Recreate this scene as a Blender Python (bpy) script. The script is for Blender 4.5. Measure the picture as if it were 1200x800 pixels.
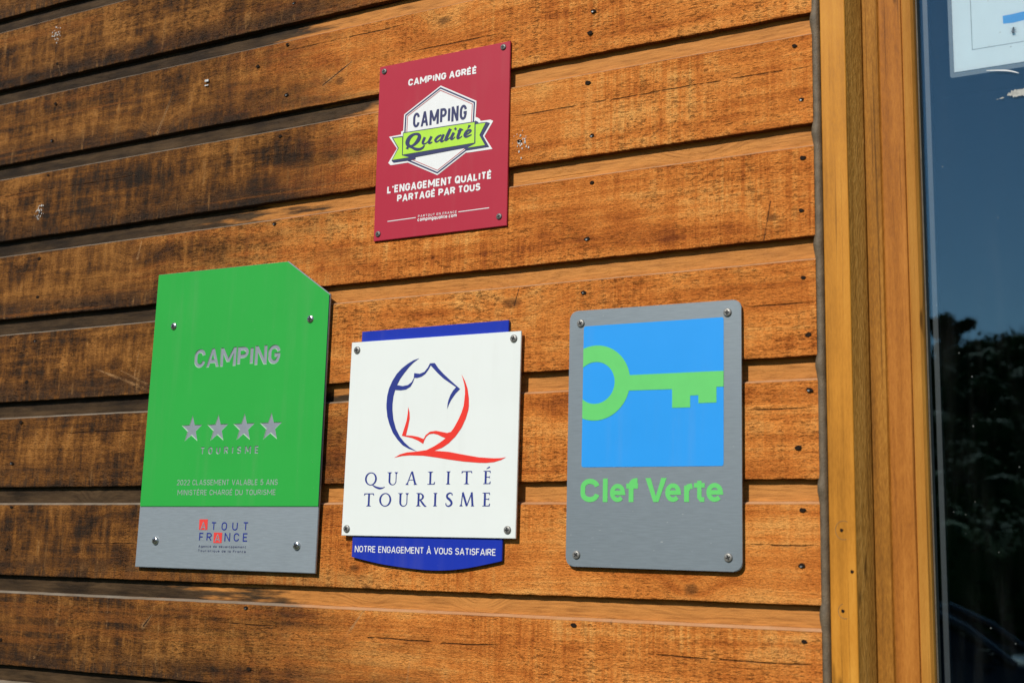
import bpy, bmesh, math, random
import numpy as np
from mathutils import Vector, Matrix, noise as mnoise
from mathutils.geometry import delaunay_2d_cdt

# ------------------------------------------------------------------ camera, light
for o in list(bpy.data.objects):
    bpy.data.objects.remove(o)
SC = bpy.context.scene
COL = SC.collection
R = math.radians
cam_d = bpy.data.cameras.new('camera')
cam = bpy.data.objects.new('camera', cam_d)
COL.objects.link(cam)
cam_d.sensor_width = 36.0
cam_d.lens = 1477.156 / 1200 * 36.0
cam_d.dof.use_dof = True
cam_d.dof.focus_distance = 1.62
cam_d.dof.aperture_fstop = 7.5
cam_d.clip_start = 0.05
cam_d.clip_end = 3000
MR = [[0.8764338, -0.4774684, 0.062351], [0.480832, 0.8608787, -0.1663985], [0.0257734, 0.1758176, 0.9840853]]
m = Matrix.Identity(4)
for i in range(3):
    m[i][0] = MR[i][0]; m[i][1] = MR[i][2]; m[i][2] = -MR[i][1]
m[0][3], m[1][3], m[2][3] = 0.0, -1.308, 1.6
cam.matrix_world = m
SC.camera = cam

SUN_DIR = Vector((-0.19, -1.0, 0.80)).normalized()
EL = math.asin(SUN_DIR.z)
ROTZ = math.atan2(SUN_DIR.x, SUN_DIR.y)
world = bpy.data.worlds.new('World')
SC.world = world
world.use_nodes = True
wn = world.node_tree
bg = wn.nodes['Background']
sky = wn.nodes.new('ShaderNodeTexSky')
sky.sky_type = 'NISHITA'
sky.sun_disc = False
sky.sun_elevation = EL
sky.sun_rotation = ROTZ
sky.dust_density = 0.0
sky.ozone_density = 2.0
wn.links.new(sky.outputs[0], bg.inputs['Color'])
bg.inputs['Strength'].default_value = 0.08
sun_d = bpy.data.lights.new('sun', 'SUN')
sun_d.energy = 4.0
sun_d.angle = R(0.53)
sun_d.color = (1.0, 0.95, 0.87)
sun = bpy.data.objects.new('sun', sun_d)
COL.objects.link(sun)
sun.rotation_euler = (-SUN_DIR).to_track_quat('-Z', 'Y').to_euler()
sun.location = SUN_DIR * 20
SC.view_settings.view_transform = 'Standard'
SC.view_settings.look = 'None'
SC.view_settings.exposure = 0.0
SC.view_settings.gamma = 1.0
SC.view_settings.use_curve_mapping = False

# ------------------------------------------------------------------ measured data (mm on each sign, metres on the wall)
DATA = {"red": {"o": [-0.8357, 2.0116], "outline": [[-100.45, 240.29], [98.38, 240.65], [100.39, 0.04], [-97.83, 0.22]], "screws": [[-92.76, 232.81], [88.74, 233.75], [-91.06, 9.36], [89.54, 12.53]], "t1": [[-53.56, 205.75], [51.01, 205.3], [-53.34, 215.17]], "hex": [[-2.95, 197.96], [51.7, 168.36], [50.09, 108.51], [-3.02, 77.58], [-59.1, 105.59], [-58.06, 167.36]], "camping": [[-43.42, 146.66], [37.92, 146.05], [-44.37, 166.64]], "ribbon": [[-58.42, 142.42], [51.64, 141.19], [52.16, 111.49], [-58.03, 110.81]], "ltail": [[-73.14, 136.6], [-58.8, 136.05], [-58.04, 111.11], [-47.17, 107.08], [-73.04, 107.08], [-63.6, 121.96]], "lnavy": [[-75.82, 138.33], [-58.89, 137.8], [-57.61, 111.76], [-37.48, 109.48], [-37.2, 103.39], [-44.67, 103.1], [-71.45, 103.5], [-74.54, 106.47], [-65.37, 122.21]], "lwhite": [[-80.39, 140.02], [-61.35, 140.3], [-61.55, 144.42], [-57.15, 145.3], [-36.92, 109.9], [-37.15, 102.38], [-45.7, 100.52], [-76.0, 100.56], [-79.95, 104.15], [-67.12, 122.05]], "rtail": [[52.13, 136.86], [66.51, 136.65], [58.11, 121.75], [66.63, 107.46], [41.35, 107.62], [52.71, 111.41]], "rnavy": [[51.06, 142.27], [55.52, 139.6], [55.57, 138.31], [67.56, 137.77], [72.49, 135.74], [62.71, 120.78], [72.45, 104.68], [39.28, 104.46], [35.27, 108.48], [52.14, 111.99]], "rwhite": [[50.34, 146.84], [53.1, 146.41], [57.58, 143.25], [58.76, 140.59], [72.89, 140.21], [77.07, 137.8], [64.93, 119.47], [77.19, 101.08], [39.94, 101.41], [35.39, 105.5], [47.1, 130.49]], "under": [[-58.04, 111.01], [52.15, 111.69], [47.84, 110.14], [36.38, 108.32], [-46.54, 105.98], [-51.87, 108.44]], "script": [[[-37.04, 137.23, 3.15], [-42.22, 136.78, 3.94], [-47.51, 133.49, 6.04], [-50.26, 127.99, 6.56], [-48.54, 123.48, 4.72], [-44.17, 121.84, 2.89], [-38.72, 123.8, 4.2], [-33.76, 128.45, 6.04], [-32.01, 132.95, 5.51], [-33.76, 136.04, 3.94], [-37.04, 137.23, 3.15]], [[-50.63, 118.7, 4.72], [-49.45, 120.77, 3.15], [-47.27, 121.27, 2.36], [-42.56, 119.59, 2.89], [-37.25, 116.81, 3.94], [-31.45, 115.69, 3.67], [-26.35, 116.99, 3.15], [-23.64, 120.13, 1.84]], [[-23.55, 130.9, 3.94], [-26.35, 124.55, 3.94], [-24.87, 122.12, 2.36], [-20.89, 122.55, 1.57], [-17.04, 125.72, 1.57]], [[-13.27, 130.51, 3.94], [-16.96, 123.7, 3.94], [-15.27, 121.55, 2.36], [-11.81, 122.96, 1.57]], [[1.77, 130.03, 2.1], [-3.46, 128.49, 3.41], [-7.26, 124.72, 3.67], [-4.88, 121.97, 2.36], [0.64, 124.88, 1.57], [4.39, 129.34, 1.84]], [[5.13, 130.53, 3.67], [1.61, 123.04, 3.94], [3.49, 121.17, 2.1], [7.44, 123.39, 1.31]], [[14.98, 136.48, 4.72], [8.76, 124.0, 4.72], [11.06, 122.67, 2.1], [14.66, 124.84, 1.31]], [[20.34, 130.69, 4.2], [16.6, 123.86, 4.2], [18.67, 122.16, 2.1], [22.47, 124.7, 1.31]], [[21.31, 134.33, 3.41], [23.69, 136.17, 3.41]], [[30.63, 134.73, 4.46], [26.39, 123.83, 4.46], [28.68, 122.1, 2.1], [32.8, 124.18, 1.31]], [[25.85, 132.06, 1.57], [34.03, 132.44, 1.57]], [[36.08, 125.19, 1.57], [40.68, 125.7, 2.1], [45.4, 128.96, 2.62], [43.8, 130.68, 2.36], [39.44, 129.45, 3.94], [36.86, 124.87, 4.46], [39.49, 122.31, 2.89], [46.89, 123.99, 1.31]], [[43.34, 137.19, 3.94], [42.74, 135.6, 3.41], [40.42, 132.67, 0.79]]], "t2": [[-79.59, 62.48], [77.48, 62.74], [-80.12, 72.71]], "t3": [[-63.42, 49.01], [61.4, 49.6], [-63.91, 58.71]], "t4": [[-29.86, 24.79], [28.02, 24.17], [-30.0, 27.82]], "t5": [[-30.49, 19.59], [28.23, 18.97], [-30.71, 24.43]], "rule1": [[-76.91, 24.76], [-33.34, 25.03]], "rule2": [[30.49, 25.22], [74.98, 25.35]]}, "green": {"o": [-1.1519, 1.5854], "outline": [[-152.27, 414.39], [82.71, 411.94], [155.77, 360.84], [154.84, 0.02], [-155.81, 1.41]], "screws": [[-115.16, 336.22], [126.37, 329.25], [-120.54, 37.64], [123.67, 34.29]], "t1": [[-71.7, 274.96], [78.37, 272.86], [-74.0, 299.86]], "stars": [[-68.16, 189.85], [-21.66, 189.41], [24.22, 189.2], [70.1, 188.96]], "t2": [[-49.33, 154.63], [51.57, 154.22], [-50.18, 163.96]], "t3": [[-87.95, 112.9], [87.56, 111.84], [-88.66, 120.25]], "t4": [[-85.54, 99.27], [85.27, 98.89], [-86.24, 106.48]], "split": [[-153.44, 85.37], [154.46, 83.39]], "box1": [[-43.76, 66.94], [-28.96, 67.01], [-28.75, 52.95], [-43.55, 53.05]], "box2": [[-16.77, 49.67], [-2.19, 49.59], [-2.34, 35.9], [-16.6, 35.93]], "a1": [[-40.41, 53.53], [-31.51, 53.6], [-41.31, 63.3]], "a2": [[-14.21, 37.54], [-5.01, 37.66], [-15.07, 47.32]], "tout": [[-22.25, 52.44], [41.7, 52.79], [-23.22, 63.41]], "fr": [[-42.2, 38.3], [-20.25, 38.36], [-43.2, 49.18]], "nce": [[2.17, 38.32], [41.7, 38.39], [1.23, 49.29]], "t5": [[-42.32, 29.69], [39.8, 29.85], [-42.6, 32.75]], "t6": [[-42.7, 23.92], [40.0, 23.78], [-42.98, 26.97]]}, "white": {"o": [-0.8338, 1.6325], "outline": [[-123.1, 246.49], [124.99, 245.08], [124.16, -0.01], [-124.9, 0.9]], "screws": [[-114.02, 236.01], [115.25, 236.37], [-116.98, 9.24], [113.44, 9.8]], "blue": [[-18.45, 220.03], [-26.6, 218.23], [-35.32, 214.17], [-44.0, 208.68], [-51.38, 202.02], [-57.4, 193.64], [-62.08, 184.11], [-64.42, 174.47], [-64.95, 164.77], [-64.67, 159.36], [-62.81, 148.53], [-59.09, 138.75], [-53.4, 127.89], [-45.94, 119.18], [-37.98, 112.09], [-28.93, 107.67], [-16.23, 103.93], [-27.78, 109.75], [-35.63, 115.74], [-42.97, 123.35], [-49.19, 133.11], [-53.63, 145.0], [-55.52, 156.87], [-55.78, 164.41], [-54.85, 174.07], [-52.67, 181.74], [-43.91, 180.92], [-36.3, 181.66], [-30.1, 184.82], [-26.54, 190.02], [-24.54, 195.82], [-20.47, 195.41], [-14.23, 196.71], [-8.73, 199.86], [-3.97, 205.5], [-1.3, 210.17], [2.86, 206.21], [9.34, 200.01], [18.31, 192.66], [28.39, 186.36], [36.52, 181.25], [32.42, 177.23], [28.96, 172.12], [26.18, 165.41], [25.16, 160.2], [25.13, 154.96], [27.0, 160.13], [30.41, 166.29], [36.22, 173.39], [42.44, 178.88], [28.24, 190.06], [18.06, 198.5], [10.34, 205.81], [4.69, 212.84], [-2.42, 212.91], [-5.32, 207.71], [-10.1, 202.6], [-16.92, 200.49], [-25.2, 201.77], [-25.53, 195.34], [-28.47, 190.64], [-34.02, 187.14], [-41.62, 186.2], [-50.03, 187.89], [-45.9, 195.25], [-39.86, 202.52], [-32.58, 210.24], [-26.47, 215.3]], "redmark": [[43.82, 196.67], [48.97, 188.54], [52.95, 178.93], [55.19, 167.36], [55.65, 157.98], [55.12, 152.81], [51.91, 142.55], [46.32, 131.33], [38.27, 121.2], [28.91, 113.14], [19.39, 107.65], [8.51, 104.45], [29.63, 102.59], [50.85, 98.74], [71.77, 95.21], [92.32, 93.68], [102.47, 93.76], [109.01, 94.79], [102.54, 91.55], [92.47, 89.08], [82.28, 88.36], [71.99, 88.71], [51.17, 90.48], [30.01, 93.28], [13.93, 95.83], [-7.29, 98.72], [-27.29, 99.53], [-38.6, 98.9], [-49.92, 97.0], [-41.23, 101.06], [-31.23, 103.18], [-16.24, 104.03], [-2.64, 105.53], [8.27, 109.98], [16.66, 114.47], [24.03, 119.28], [18.83, 121.19], [12.58, 123.97], [6.37, 125.39], [0.22, 124.83], [-3.98, 121.79], [-6.63, 117.14], [-7.94, 113.18], [-15.6, 117.36], [-24.53, 120.75], [-39.83, 124.01], [-36.51, 133.8], [-33.75, 142.22], [-32.31, 151.75], [-32.07, 159.75], [-29.83, 152.73], [-29.22, 145.26], [-30.91, 135.75], [-33.77, 124.38], [-24.67, 123.71], [-15.82, 122.1], [-7.59, 119.26], [-4.7, 123.91], [1.32, 127.94], [9.92, 128.75], [18.58, 127.14], [25.96, 125.68], [31.39, 126.78], [35.44, 131.65], [41.13, 140.83], [45.61, 150.03], [48.31, 158.26], [49.61, 171.77], [49.33, 179.1], [47.88, 185.45], [45.84, 191.31]], "qualite": [[-92.54, -74.57], [-58.99, -43.28], [-31.01, -14.82], [0.38, 11.23], [26.91, 32.89], [48.36, 63.24], [78.94, 89.01]], "qualite_z": [63.38, 79.07], "tourisme": [[-92.8, -77.67], [-69.58, -51.62], [-41.68, -25.99], [-15.64, -0.2], [9.62, 15.1], [27.17, 37.0], [46.86, 67.27], [78.52, 88.99]], "tourisme_z": [37.2, 53.28], "back": [[-109.84, 260.22], [105.93, 260.18], [105.18, -26.04], [-109.7, -25.18]], "arc": [[-109.7, -25.18], [-60.37, -33.55], [4.39, -38.82], [52.16, -36.09], [105.18, -26.04]], "notre": [[-105.09, -19.21], [97.09, -20.1], [-105.55, -11.33]]}, "clef": {"o": [-0.5407, 1.601], "outline": [[-104.29, 295.58], [104.33, 293.64], [103.85, -0.04], [-104.1, 1.43]], "screws": [[-89.8, 280.37], [88.76, 280.02], [-90.7, 14.36], [88.52, 14.66]], "blue": [[-85.77, 276.44], [84.33, 275.18], [83.69, 111.86], [-86.05, 112.99]], "keyc": [[-70.02, 209.08], [-24.08, 206.92], [-70.7, 252.96], [-69.34, 165.89], [-43.37, 207.82], [-70.39, 233.4], [-69.64, 184.91]], "shaft": [[-29.31, 216.32], [84.74, 215.6], [84.67, 198.01], [75.97, 198.21], [75.92, 181.03], [55.04, 181.06], [55.04, 189.9], [45.53, 189.9], [45.54, 176.8], [24.23, 177.0], [24.15, 197.92], [-29.13, 198.65]], "word": [[-86.65, 73.48], [-63.0, 73.44], [-58.82, 73.44], [-52.98, 73.43], [-49.99, 73.42], [-31.51, 73.39], [-30.19, 73.39], [-16.01, 73.37], [-7.11, 73.36], [18.0, 73.32], [16.42, 73.32], [34.71, 73.29], [38.47, 73.28], [50.92, 73.26], [49.83, 73.27], [62.19, 73.25], [64.03, 73.24], [82.79, 73.21]], "wordtop": [[-87.12, 99.82], [1.56, 99.8], [-47.43, 93.35]]}, "notice": {"pts": [[-0.2127, 0.03, 2.2143], [-0.2115, 0.03, 2.1328], [-0.1412, 0.03, 2.1328]], "frame": [[-0.1931, 0.03, 2.2103], [-0.1926, 0.03, 2.1548], [-0.1403, 0.03, 2.1548]], "bar": [[-0.1604, 0.03, 2.1877], [-0.1605, 0.03, 2.1784], [-0.1394, 0.03, 2.1755]], "fly": [-0.1506, 0.03, 2.1691], "tape": [[-0.1785, 0.03, 2.1275], [-0.1583, 0.03, 2.124], [-0.1468, 0.03, 2.1192]], "patch": [[-0.1584, 0.03, 2.1005], [-0.1425, 0.03, 2.1026], [-0.1429, 0.03, 2.0933], [-0.1721, 0.03, 2.0943]]}, "nails": [[-0.6235, 2.2704], [-0.6275, 2.243], [-0.6294, 2.1791], [-0.6228, 2.1113], [-0.7214, 2.1185], [-0.3747, 2.1795], [-0.3678, 2.1155], [-0.3673, 2.0483], [-0.6218, 2.0528], [-0.6269, 1.9841], [-0.3697, 1.989], [-0.3687, 1.9141], [-0.6305, 1.9196], [-0.3642, 1.8515], [-0.3643, 1.8513], [-0.3639, 1.7921], [-0.3768, 1.7313], [-0.3733, 1.6661], [-0.3749, 1.6091], [-0.636, 1.5374], [-0.3735, 1.5325], [-1.0918, 2.376], [-1.0996, 2.3156], [-1.151, 2.2922], [-1.0953, 2.2405], [-1.1023, 2.1807], [-1.562, 2.3021], [-1.5624, 2.241], [-1.5667, 2.3697], [-1.5632, 2.1845], [-1.5736, 2.1251], [-1.5663, 2.0507], [-1.5615, 1.9895], [-1.5571, 1.9208], [-1.5679, 1.8578], [-1.5723, 1.7965], [-1.5839, 1.7347], [-1.5757, 1.669], [-1.5786, 1.6068], [-1.1115, 1.5386], [-1.1007, 1.4619], [-1.5716, 1.4752], [-1.1034, 2.055], [-0.6303, 1.9191]], "flecks": [[-1.5743, 2.4217], [-1.5747, 2.1256], [-0.7207, 2.1159]], "staple": [-1.2455, 0.0, 2.2851], "knots": [[-1.0048, 2.2456], [-1.3316, 2.2249], [-1.2848, 1.5101], [-1.4693, 1.4973], [-1.3151, 1.8488], [-1.3597, 2.0347], [-0.9216, 1.5682], [-0.7268, 1.9145], [-0.4965, 1.5813], [-0.4024, 1.9849], [-0.6087, 1.6346], [-1.4133, 1.6736], [-0.9425, 1.5938], [-0.8402, 2.3013], [-0.4917, 2.081], [-0.7624, 1.5633]], "lines": [2.4748, 2.3474, 2.2166, 2.0871, 1.9596, 1.8288, 1.6986, 1.5691, 1.4403]}

# ------------------------------------------------------------------ node helpers
class NT:
    def __init__(s, name):
        s.m = bpy.data.materials.new(name); s.m.use_nodes = True
        s.t = s.m.node_tree; s.n = s.t.nodes
        s.b = s.n['Principled BSDF']
        s.out = s.n['Material Output']
    def new(s, t, **k):
        n = s.n.new(t)
        for a, v in k.items(): setattr(n, a, v)
        return n
    def put(s, sock, v):
        if isinstance(v, bpy.types.NodeSocket): s.t.links.new(v, sock)
        elif v is not None:
            if isinstance(v, (tuple, list)) and len(v) == 3 and sock.type == 'RGBA': v = (*v, 1)
            sock.default_value = v
    def math(s, op, a, b=None, c=None, clamp=False):
        n = s.new('ShaderNodeMath', operation=op, use_clamp=clamp)
        s.put(n.inputs[0], a); s.put(n.inputs[1], b); s.put(n.inputs[2], c)
        return n.outputs[0]
    def add(s, a, b): return s.math('ADD', a, b)
    def sub(s, a, b): return s.math('SUBTRACT', a, b)
    def mul(s, a, b): return s.math('MULTIPLY', a, b)
    def mx(s, a, b): return s.math('MAXIMUM', a, b)
    def vmath(s, op, a, b=None):
        n = s.new('ShaderNodeVectorMath', operation=op)
        s.put(n.inputs[0], a); s.put(n.inputs[1], b)
        return n.outputs['Value'] if op in ('LENGTH', 'DISTANCE', 'DOT_PRODUCT') else n.outputs[0]
    def step(s, v, a, b, lo=0.0, hi=1.0):
        n = s.new('ShaderNodeMapRange', interpolation_type='SMOOTHSTEP')
        s.put(n.inputs[0], v); s.put(n.inputs[1], a); s.put(n.inputs[2], b); s.put(n.inputs[3], lo); s.put(n.inputs[4], hi)
        return n.outputs[0]
    def mix(s, f, a, b, mode='MIX'):
        n = s.new('ShaderNodeMix', data_type='RGBA', blend_type=mode)
        s.put(n.inputs[0], f); s.put(n.inputs[6], a); s.put(n.inputs[7], b)
        return n.outputs[2]
    def ramp(s, v, stops):
        n = s.new('ShaderNodeValToRGB')
        e = n.color_ramp.elements
        while len(e) < len(stops): e.new(0.5)
        for k, (p, c) in zip(e, stops): k.position = p; k.color = (*c, 1)
        s.put(n.inputs[0], v)
        return n.outputs[0]
    def noise(s, vec, scale, detail=4, rough=0.55, dist=0.0):
        n = s.new('ShaderNodeTexNoise')
        if isinstance(scale, tuple): vec = s.vmath('MULTIPLY', vec, scale); scale = 1.0
        s.put(n.inputs['Vector'], vec); s.put(n.inputs['Scale'], scale)
        s.put(n.inputs['Detail'], detail); s.put(n.inputs['Roughness'], rough); s.put(n.inputs['Distortion'], dist)
        return n.outputs[0]
    def attr(s, name): return s.new('ShaderNodeAttribute', attribute_name=name).outputs['Fac']
    def obj(s): return s.new('ShaderNodeTexCoord').outputs['Object']
    def bump(s, h, dist, strength=1.0):
        n = s.new('ShaderNodeBump')
        s.put(n.inputs['Strength'], strength); s.put(n.inputs['Distance'], dist); s.put(n.inputs['Height'], h)
        return n.outputs[0]
    def set(s, **k):
        for a, v in k.items(): s.put(s.b.inputs[a.replace('_', ' ')], v)
        return s.m

def plain(name, col, rough=0.5, metal=0.0, spec=0.5, vary=0.06, scale=60, bump=0.0):
    t = NT(name); P = t.obj()
    n = t.noise(P, scale, 3)
    c = t.mix(t.step(n, .3, .7), tuple(x * (1 - vary) for x in col), tuple(min(1, x * (1 + vary)) for x in col))
    t.set(Base_Color=c, Roughness=rough, Metallic=metal)
    t.put(t.b.inputs['Specular IOR Level'], spec)
    if bump: t.put(t.b.inputs['Normal'], t.bump(t.noise(P, scale * 8, 3), bump))
    return t.m

# ------------------------------------------------------------------ materials
def wood_wall():
    t = NT('weathered_cladding')
    P = t.vmath('ADD', t.obj(), (-.5, .03, 0)); pid = t.attr('pid'); strip = t.attr('strip'); bev = t.attr('bevel')
    sx = t.new('ShaderNodeSeparateXYZ'); t.put(sx.inputs[0], P)
    X, Zc = sx.outputs[0], sx.outputs[2]
    off = t.new('ShaderNodeCombineXYZ')
    t.put(off.inputs[0], t.mul(pid, 7.31)); t.put(off.inputs[1], t.mul(pid, 2.17)); t.put(off.inputs[2], t.mul(pid, 0.37))
    C = t.vmath('ADD', P, off.outputs[0])
    # knots bend the grain round them
    K = None; Kz = None; gash = None
    for i, (kx, kz) in enumerate(DATA['knots']):
        rng = random.Random(i * 7 + 3)
        a = rng.uniform(.009, .019); b = a * rng.uniform(.45, .8)
        d = t.vmath('MULTIPLY', t.vmath('SUBTRACT', P, (kx, 0, kz)), (1 / a, 0, 1 / b))
        L = t.vmath('LENGTH', d)
        k = t.step(L, 0.25, 1.0, 1.0, 0.0); w = t.step(L, 0.3, 4.5, 1.0, 0.0)
        K = k if K is None else t.mx(K, k); Kz = w if Kz is None else t.mx(Kz, w)
    warp = t.new('ShaderNodeCombineXYZ'); t.put(warp.inputs[2], t.mul(Kz, 0.018))
    G = t.vmath('ADD', C, warp.outputs[0])
    wob = t.new('ShaderNodeCombineXYZ'); t.put(wob.inputs[2], t.mul(t.noise(C, (2.2, 1, 5), 2), 0.022))
    G = t.vmath('ADD', G, wob.outputs[0])
    grain = t.noise(G, (3.5, 4, 110), 6, .62)
    fine = t.noise(G, (45, 20, 650), 4, .6)
    bands = t.noise(G, (1.1, 2, 34), 3, .5)
    saw = t.noise(C, (330, 1, 9), 3, .6)
    saw2 = t.noise(C, (95, 1, 4), 3, .6)
    patch = t.noise(C, (7, 1, 13), 4, .6)
    blot = t.noise(C, (22, 5, 30), 4, .65)
    spk = t.noise(C, (420, 200, 850), 3, .65)
    sawm = t.step(t.noise(C, (4.5, 1, 7), 2), .38, .66)
    # fresher right side: oiled orange brown
    v = t.add(t.add(t.mul(grain, .30), t.mul(patch, .30)), t.add(t.mul(fine, .13), t.mul(blot, .27)))
    v = t.add(t.add(t.mul(t.sub(v, .5), 1.35), .5), t.mul(t.sub(bands, .5), .42))
    v = t.add(v, t.mul(t.sub(saw2, .5), t.add(t.mul(sawm, .30), .06)))
    v = t.add(v, t.mul(t.sub(saw, .5), t.add(t.mul(sawm, .36), .05)))
    fresh = t.ramp(v, [(.25, (.23, .053, .008)), (.38, (.53, .145, .020)), (.51, (.74, .243, .042)), (.70, (.92, .42, .105))])
    # weathered left side
    x0 = t.add(-1.13, t.mul(t.sub(t.noise(C, (1.3, 1, 3), 2), .5), .9))
    x0 = t.add(x0, t.add(t.mul(t.step(Zc, 2.05, 1.85), -.10), t.mul(t.step(Zc, 1.60, 1.50), .16)))
    ragged = t.add(t.mul(t.sub(t.noise(C, (5, 1, 34), 5, .65), .5), .60), t.mul(t.sub(grain, .5), .35))
    W = t.step(t.add(t.sub(x0, X), ragged), -.31, .17)
    drip = t.noise(C, (85, 1, 15), 4, .64)
    drip2 = t.noise(C, (21, 1, 24), 5, .64, .6)
    wv = t.add(t.add(t.mul(drip, .30), t.mul(drip2, .30)), t.add(t.mul(t.add(t.mul(bands, .5), t.mul(grain, .5)), .42), t.mul(patch, .26)))
    wv = t.add(t.add(t.mul(t.sub(wv, .60), 1.6), .51), t.mul(t.sub(fine, .5), .20))
    wv = t.add(wv, t.mul(t.sub(spk, .5), .16))
    old = t.ramp(wv, [(.33, (.016, .011, .0075)), (.44, (.040, .0190, .0075)), (.52, (.105, .039, .008)), (.60, (.20, .074, .012)), (.72, (.37, .150, .030))])
    # dark weather stain growing up from each lower board edge
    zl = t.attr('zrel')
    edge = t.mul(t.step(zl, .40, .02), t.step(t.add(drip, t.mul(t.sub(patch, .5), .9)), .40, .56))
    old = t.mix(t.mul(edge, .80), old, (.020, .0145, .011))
    streak = t.mul(t.step(drip, .615, .70), t.step(patch, .42, .56))
    old = t.mix(t.mul(streak, .65), old, (.33, .16, .05))
    heart = t.step(t.math('ABSOLUTE', t.sub(t.noise(C, (.16, 1, 46), 1), .5)), .02, .06, 1.0, 0.0)
    heart = t.mul(heart, t.step(t.noise(C, (1.6, 1, 8), 2), .52, .62))
    old = t.mix(t.mul(heart, .5), old, (.30, .098, .016))
    c = t.mix(W, fresh, old)
    # knots
    kcol = t.mix(grain, (.05, .018, .006), (.20, .07, .015))
    c = t.mix(t.mul(K, .72), c, kcol)
    ring = t.mul(t.step(t.math('SINE', t.mul(Kz, 46)), .2, 1.0), t.step(Kz, .18, .6))
    c = t.mix(t.mul(ring, .16), c, (.11, .036, .008))
    # surface cracks along the grain
    CR = None
    for x1, x2, z0, amp in CRACKS:
        ln = t.math('ABSOLUTE', t.sub(t.sub(Zc, z0), t.mul(t.sub(t.noise(C, (9, 1, 1), 4, .6), .5), amp)))
        k = t.mul(t.step(ln, .0003, .0011, 1.0, 0.0), t.mul(t.step(X, x1, x1 + .03), t.step(X, x2 - .03, x2, 1, 0)))
        k = t.mul(k, t.step(t.noise(C, (60, 1, 60), 2), .36, .52))
        CR = k if CR is None else t.mx(CR, k)
    c = t.mix(t.mul(CR, .75), c, (.045, .017, .006))
    # splits and torn slivers
    for ax, az, bx_, bz_, wd_, dk in GASHES:
        A = (ax, 0, az); B = (bx_ - ax, 0, bz_ - az); L2_ = B[0] ** 2 + B[2] ** 2
        pa = t.vmath('MULTIPLY', t.vmath('SUBTRACT', P, A), (1, 0, 1))
        hh = t.math('MULTIPLY', t.vmath('DOT_PRODUCT', pa, B), 1 / L2_, clamp=True)
        sc = t.new('ShaderNodeVectorMath', operation='SCALE'); sc.inputs[0].default_value = B; t.put(sc.inputs['Scale'], hh)
        dd = t.add(t.vmath('LENGTH', t.vmath('SUBTRACT', pa, sc.outputs[0])), t.mul(t.sub(blot, .5), wd_ * 1.2))
        ww = t.mul(t.sub(1.0, t.mul(hh, .65)), wd_)
        rel = t.math('DIVIDE', dd, t.mul(ww, .62)); brk = t.step(t.add(drip2, t.mul(t.sub(spk, .5), .9)), .36, .62)
        c = t.mix(t.mul(t.mul(t.step(rel, .2, 2.8, 1, 0), brk), .72), c, (.50, .27, .11) if dk < 2 else (.16, .055, .012))
        if dk: c = t.mix(t.mul(t.step(rel, .35, .9, 1, 0), .92), c, (.022, .010, .005))
    # torn saw fibres: short dark dashes in rough areas, pale combed strokes on the dark side
    fib = t.noise(C, (105, 40, 480), 4, .66, .35)
    torn = t.step(t.noise(C, (5, 1, 10), 3), .36, .62)
    dash = t.mul(t.step(t.add(fib, t.mul(t.sub(saw2, .5), .25)), .555, .65), t.add(t.mul(torn, .42), .10))
    c = t.mix(dash, c, t.mix(W, (.21, .058, .010), (.020, .012, .007)))
    comb = t.mul(t.mul(t.step(t.noise(C, (240, 1, 20), 3, .6), .57, .70), t.step(drip2, .40, .58)), W)
    c = t.mix(t.mul(comb, .50), c, (.27, .125, .036))
    # torn fibre speckle
    sp = t.step(t.add(spk, t.mul(t.sub(blot, .5), .5)), .60, .72)
    c = t.mix(t.mul(sp, .60), c, (.085, .029, .008))
    grit = t.noise(C, (230, 90, 520), 3, .7)
    c = t.mix(1.0, c, t.ramp(t.add(t.mul(grit, .55), t.mul(spk, .45)), [(.34, (.50, .46, .42)), (.50, (1, 1, 1)), (.66, (1.32, 1.36, 1.42))]), 'MULTIPLY')
    sp2 = t.step(t.add(spk, t.mul(t.sub(blot, .5), -.4)), .40, .28)
    c = t.mix(t.mul(sp2, .30), c, t.mix(W, (.72, .40, .15), (.36, .20, .075)))
    # recessed planed tongue and its worn shoulder
    sm = t.noise(G, (2.5, 3, 60), 4, .6)
    sf = t.mix(sm, (.42, .155, .032), (.62, .265, .064))
    so = t.mix(t.step(t.add(t.mul(sm, .5), t.mul(t.noise(C, (15, 1, 60), 4, .6), .5)), .36, .64), (.020, .0115, .005), (.080, .046, .020))
    Ws = t.step(t.add(W, t.mul(t.sub(patch, .5), .8)), .30, .62)
    sg = t.ramp(t.noise(G, (30, 20, 420), 4, .65), [(.32, (.66, .62, .58)), (.5, (1, 1, 1)), (.68, (1.22, 1.22, 1.22))])
    c = t.mix(strip, c, t.mix(1.0, t.mix(Ws, sf, so), sg, 'MULTIPLY'))
    bf = t.mix(t.noise(C, (30, 1, 60), 3), (.44, .19, .065), (.58, .36, .21))
    bo = t.mix(t.noise(C, (40, 1, 60), 3), (.12, .092, .062), (.36, .31, .24))
    c = t.mix(t.mul(bev, .92), c, t.mix(Ws, bf, bo))
    c = t.mix(t.step(zl, .0006, .003, .86, 0.0), c, (.030, .013, .006))  # shade painted on: board undersides coloured near black to deepen the joint band
    h = t.add(t.add(t.mul(grain, .6), t.mul(fine, .45)), t.add(t.mul(t.mul(saw, sawm), .75), t.sub(t.add(t.mul(spk, .8), t.mul(grit, .7)), t.mul(dash, 1.1))))
    h = t.add(h, t.sub(t.mul(blot, .5), t.mul(CR, 1.6)))
    h = t.mul(h, t.sub(1.0, t.mul(t.mx(strip, bev), .8)))
    rough = t.add(.50, t.mul(blot, .3))
    t.set(Base_Color=c, Roughness=rough, Normal=t.bump(h, .0022))
    t.put(t.b.inputs['Specular IOR Level'], .16)
    return t.m

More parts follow.
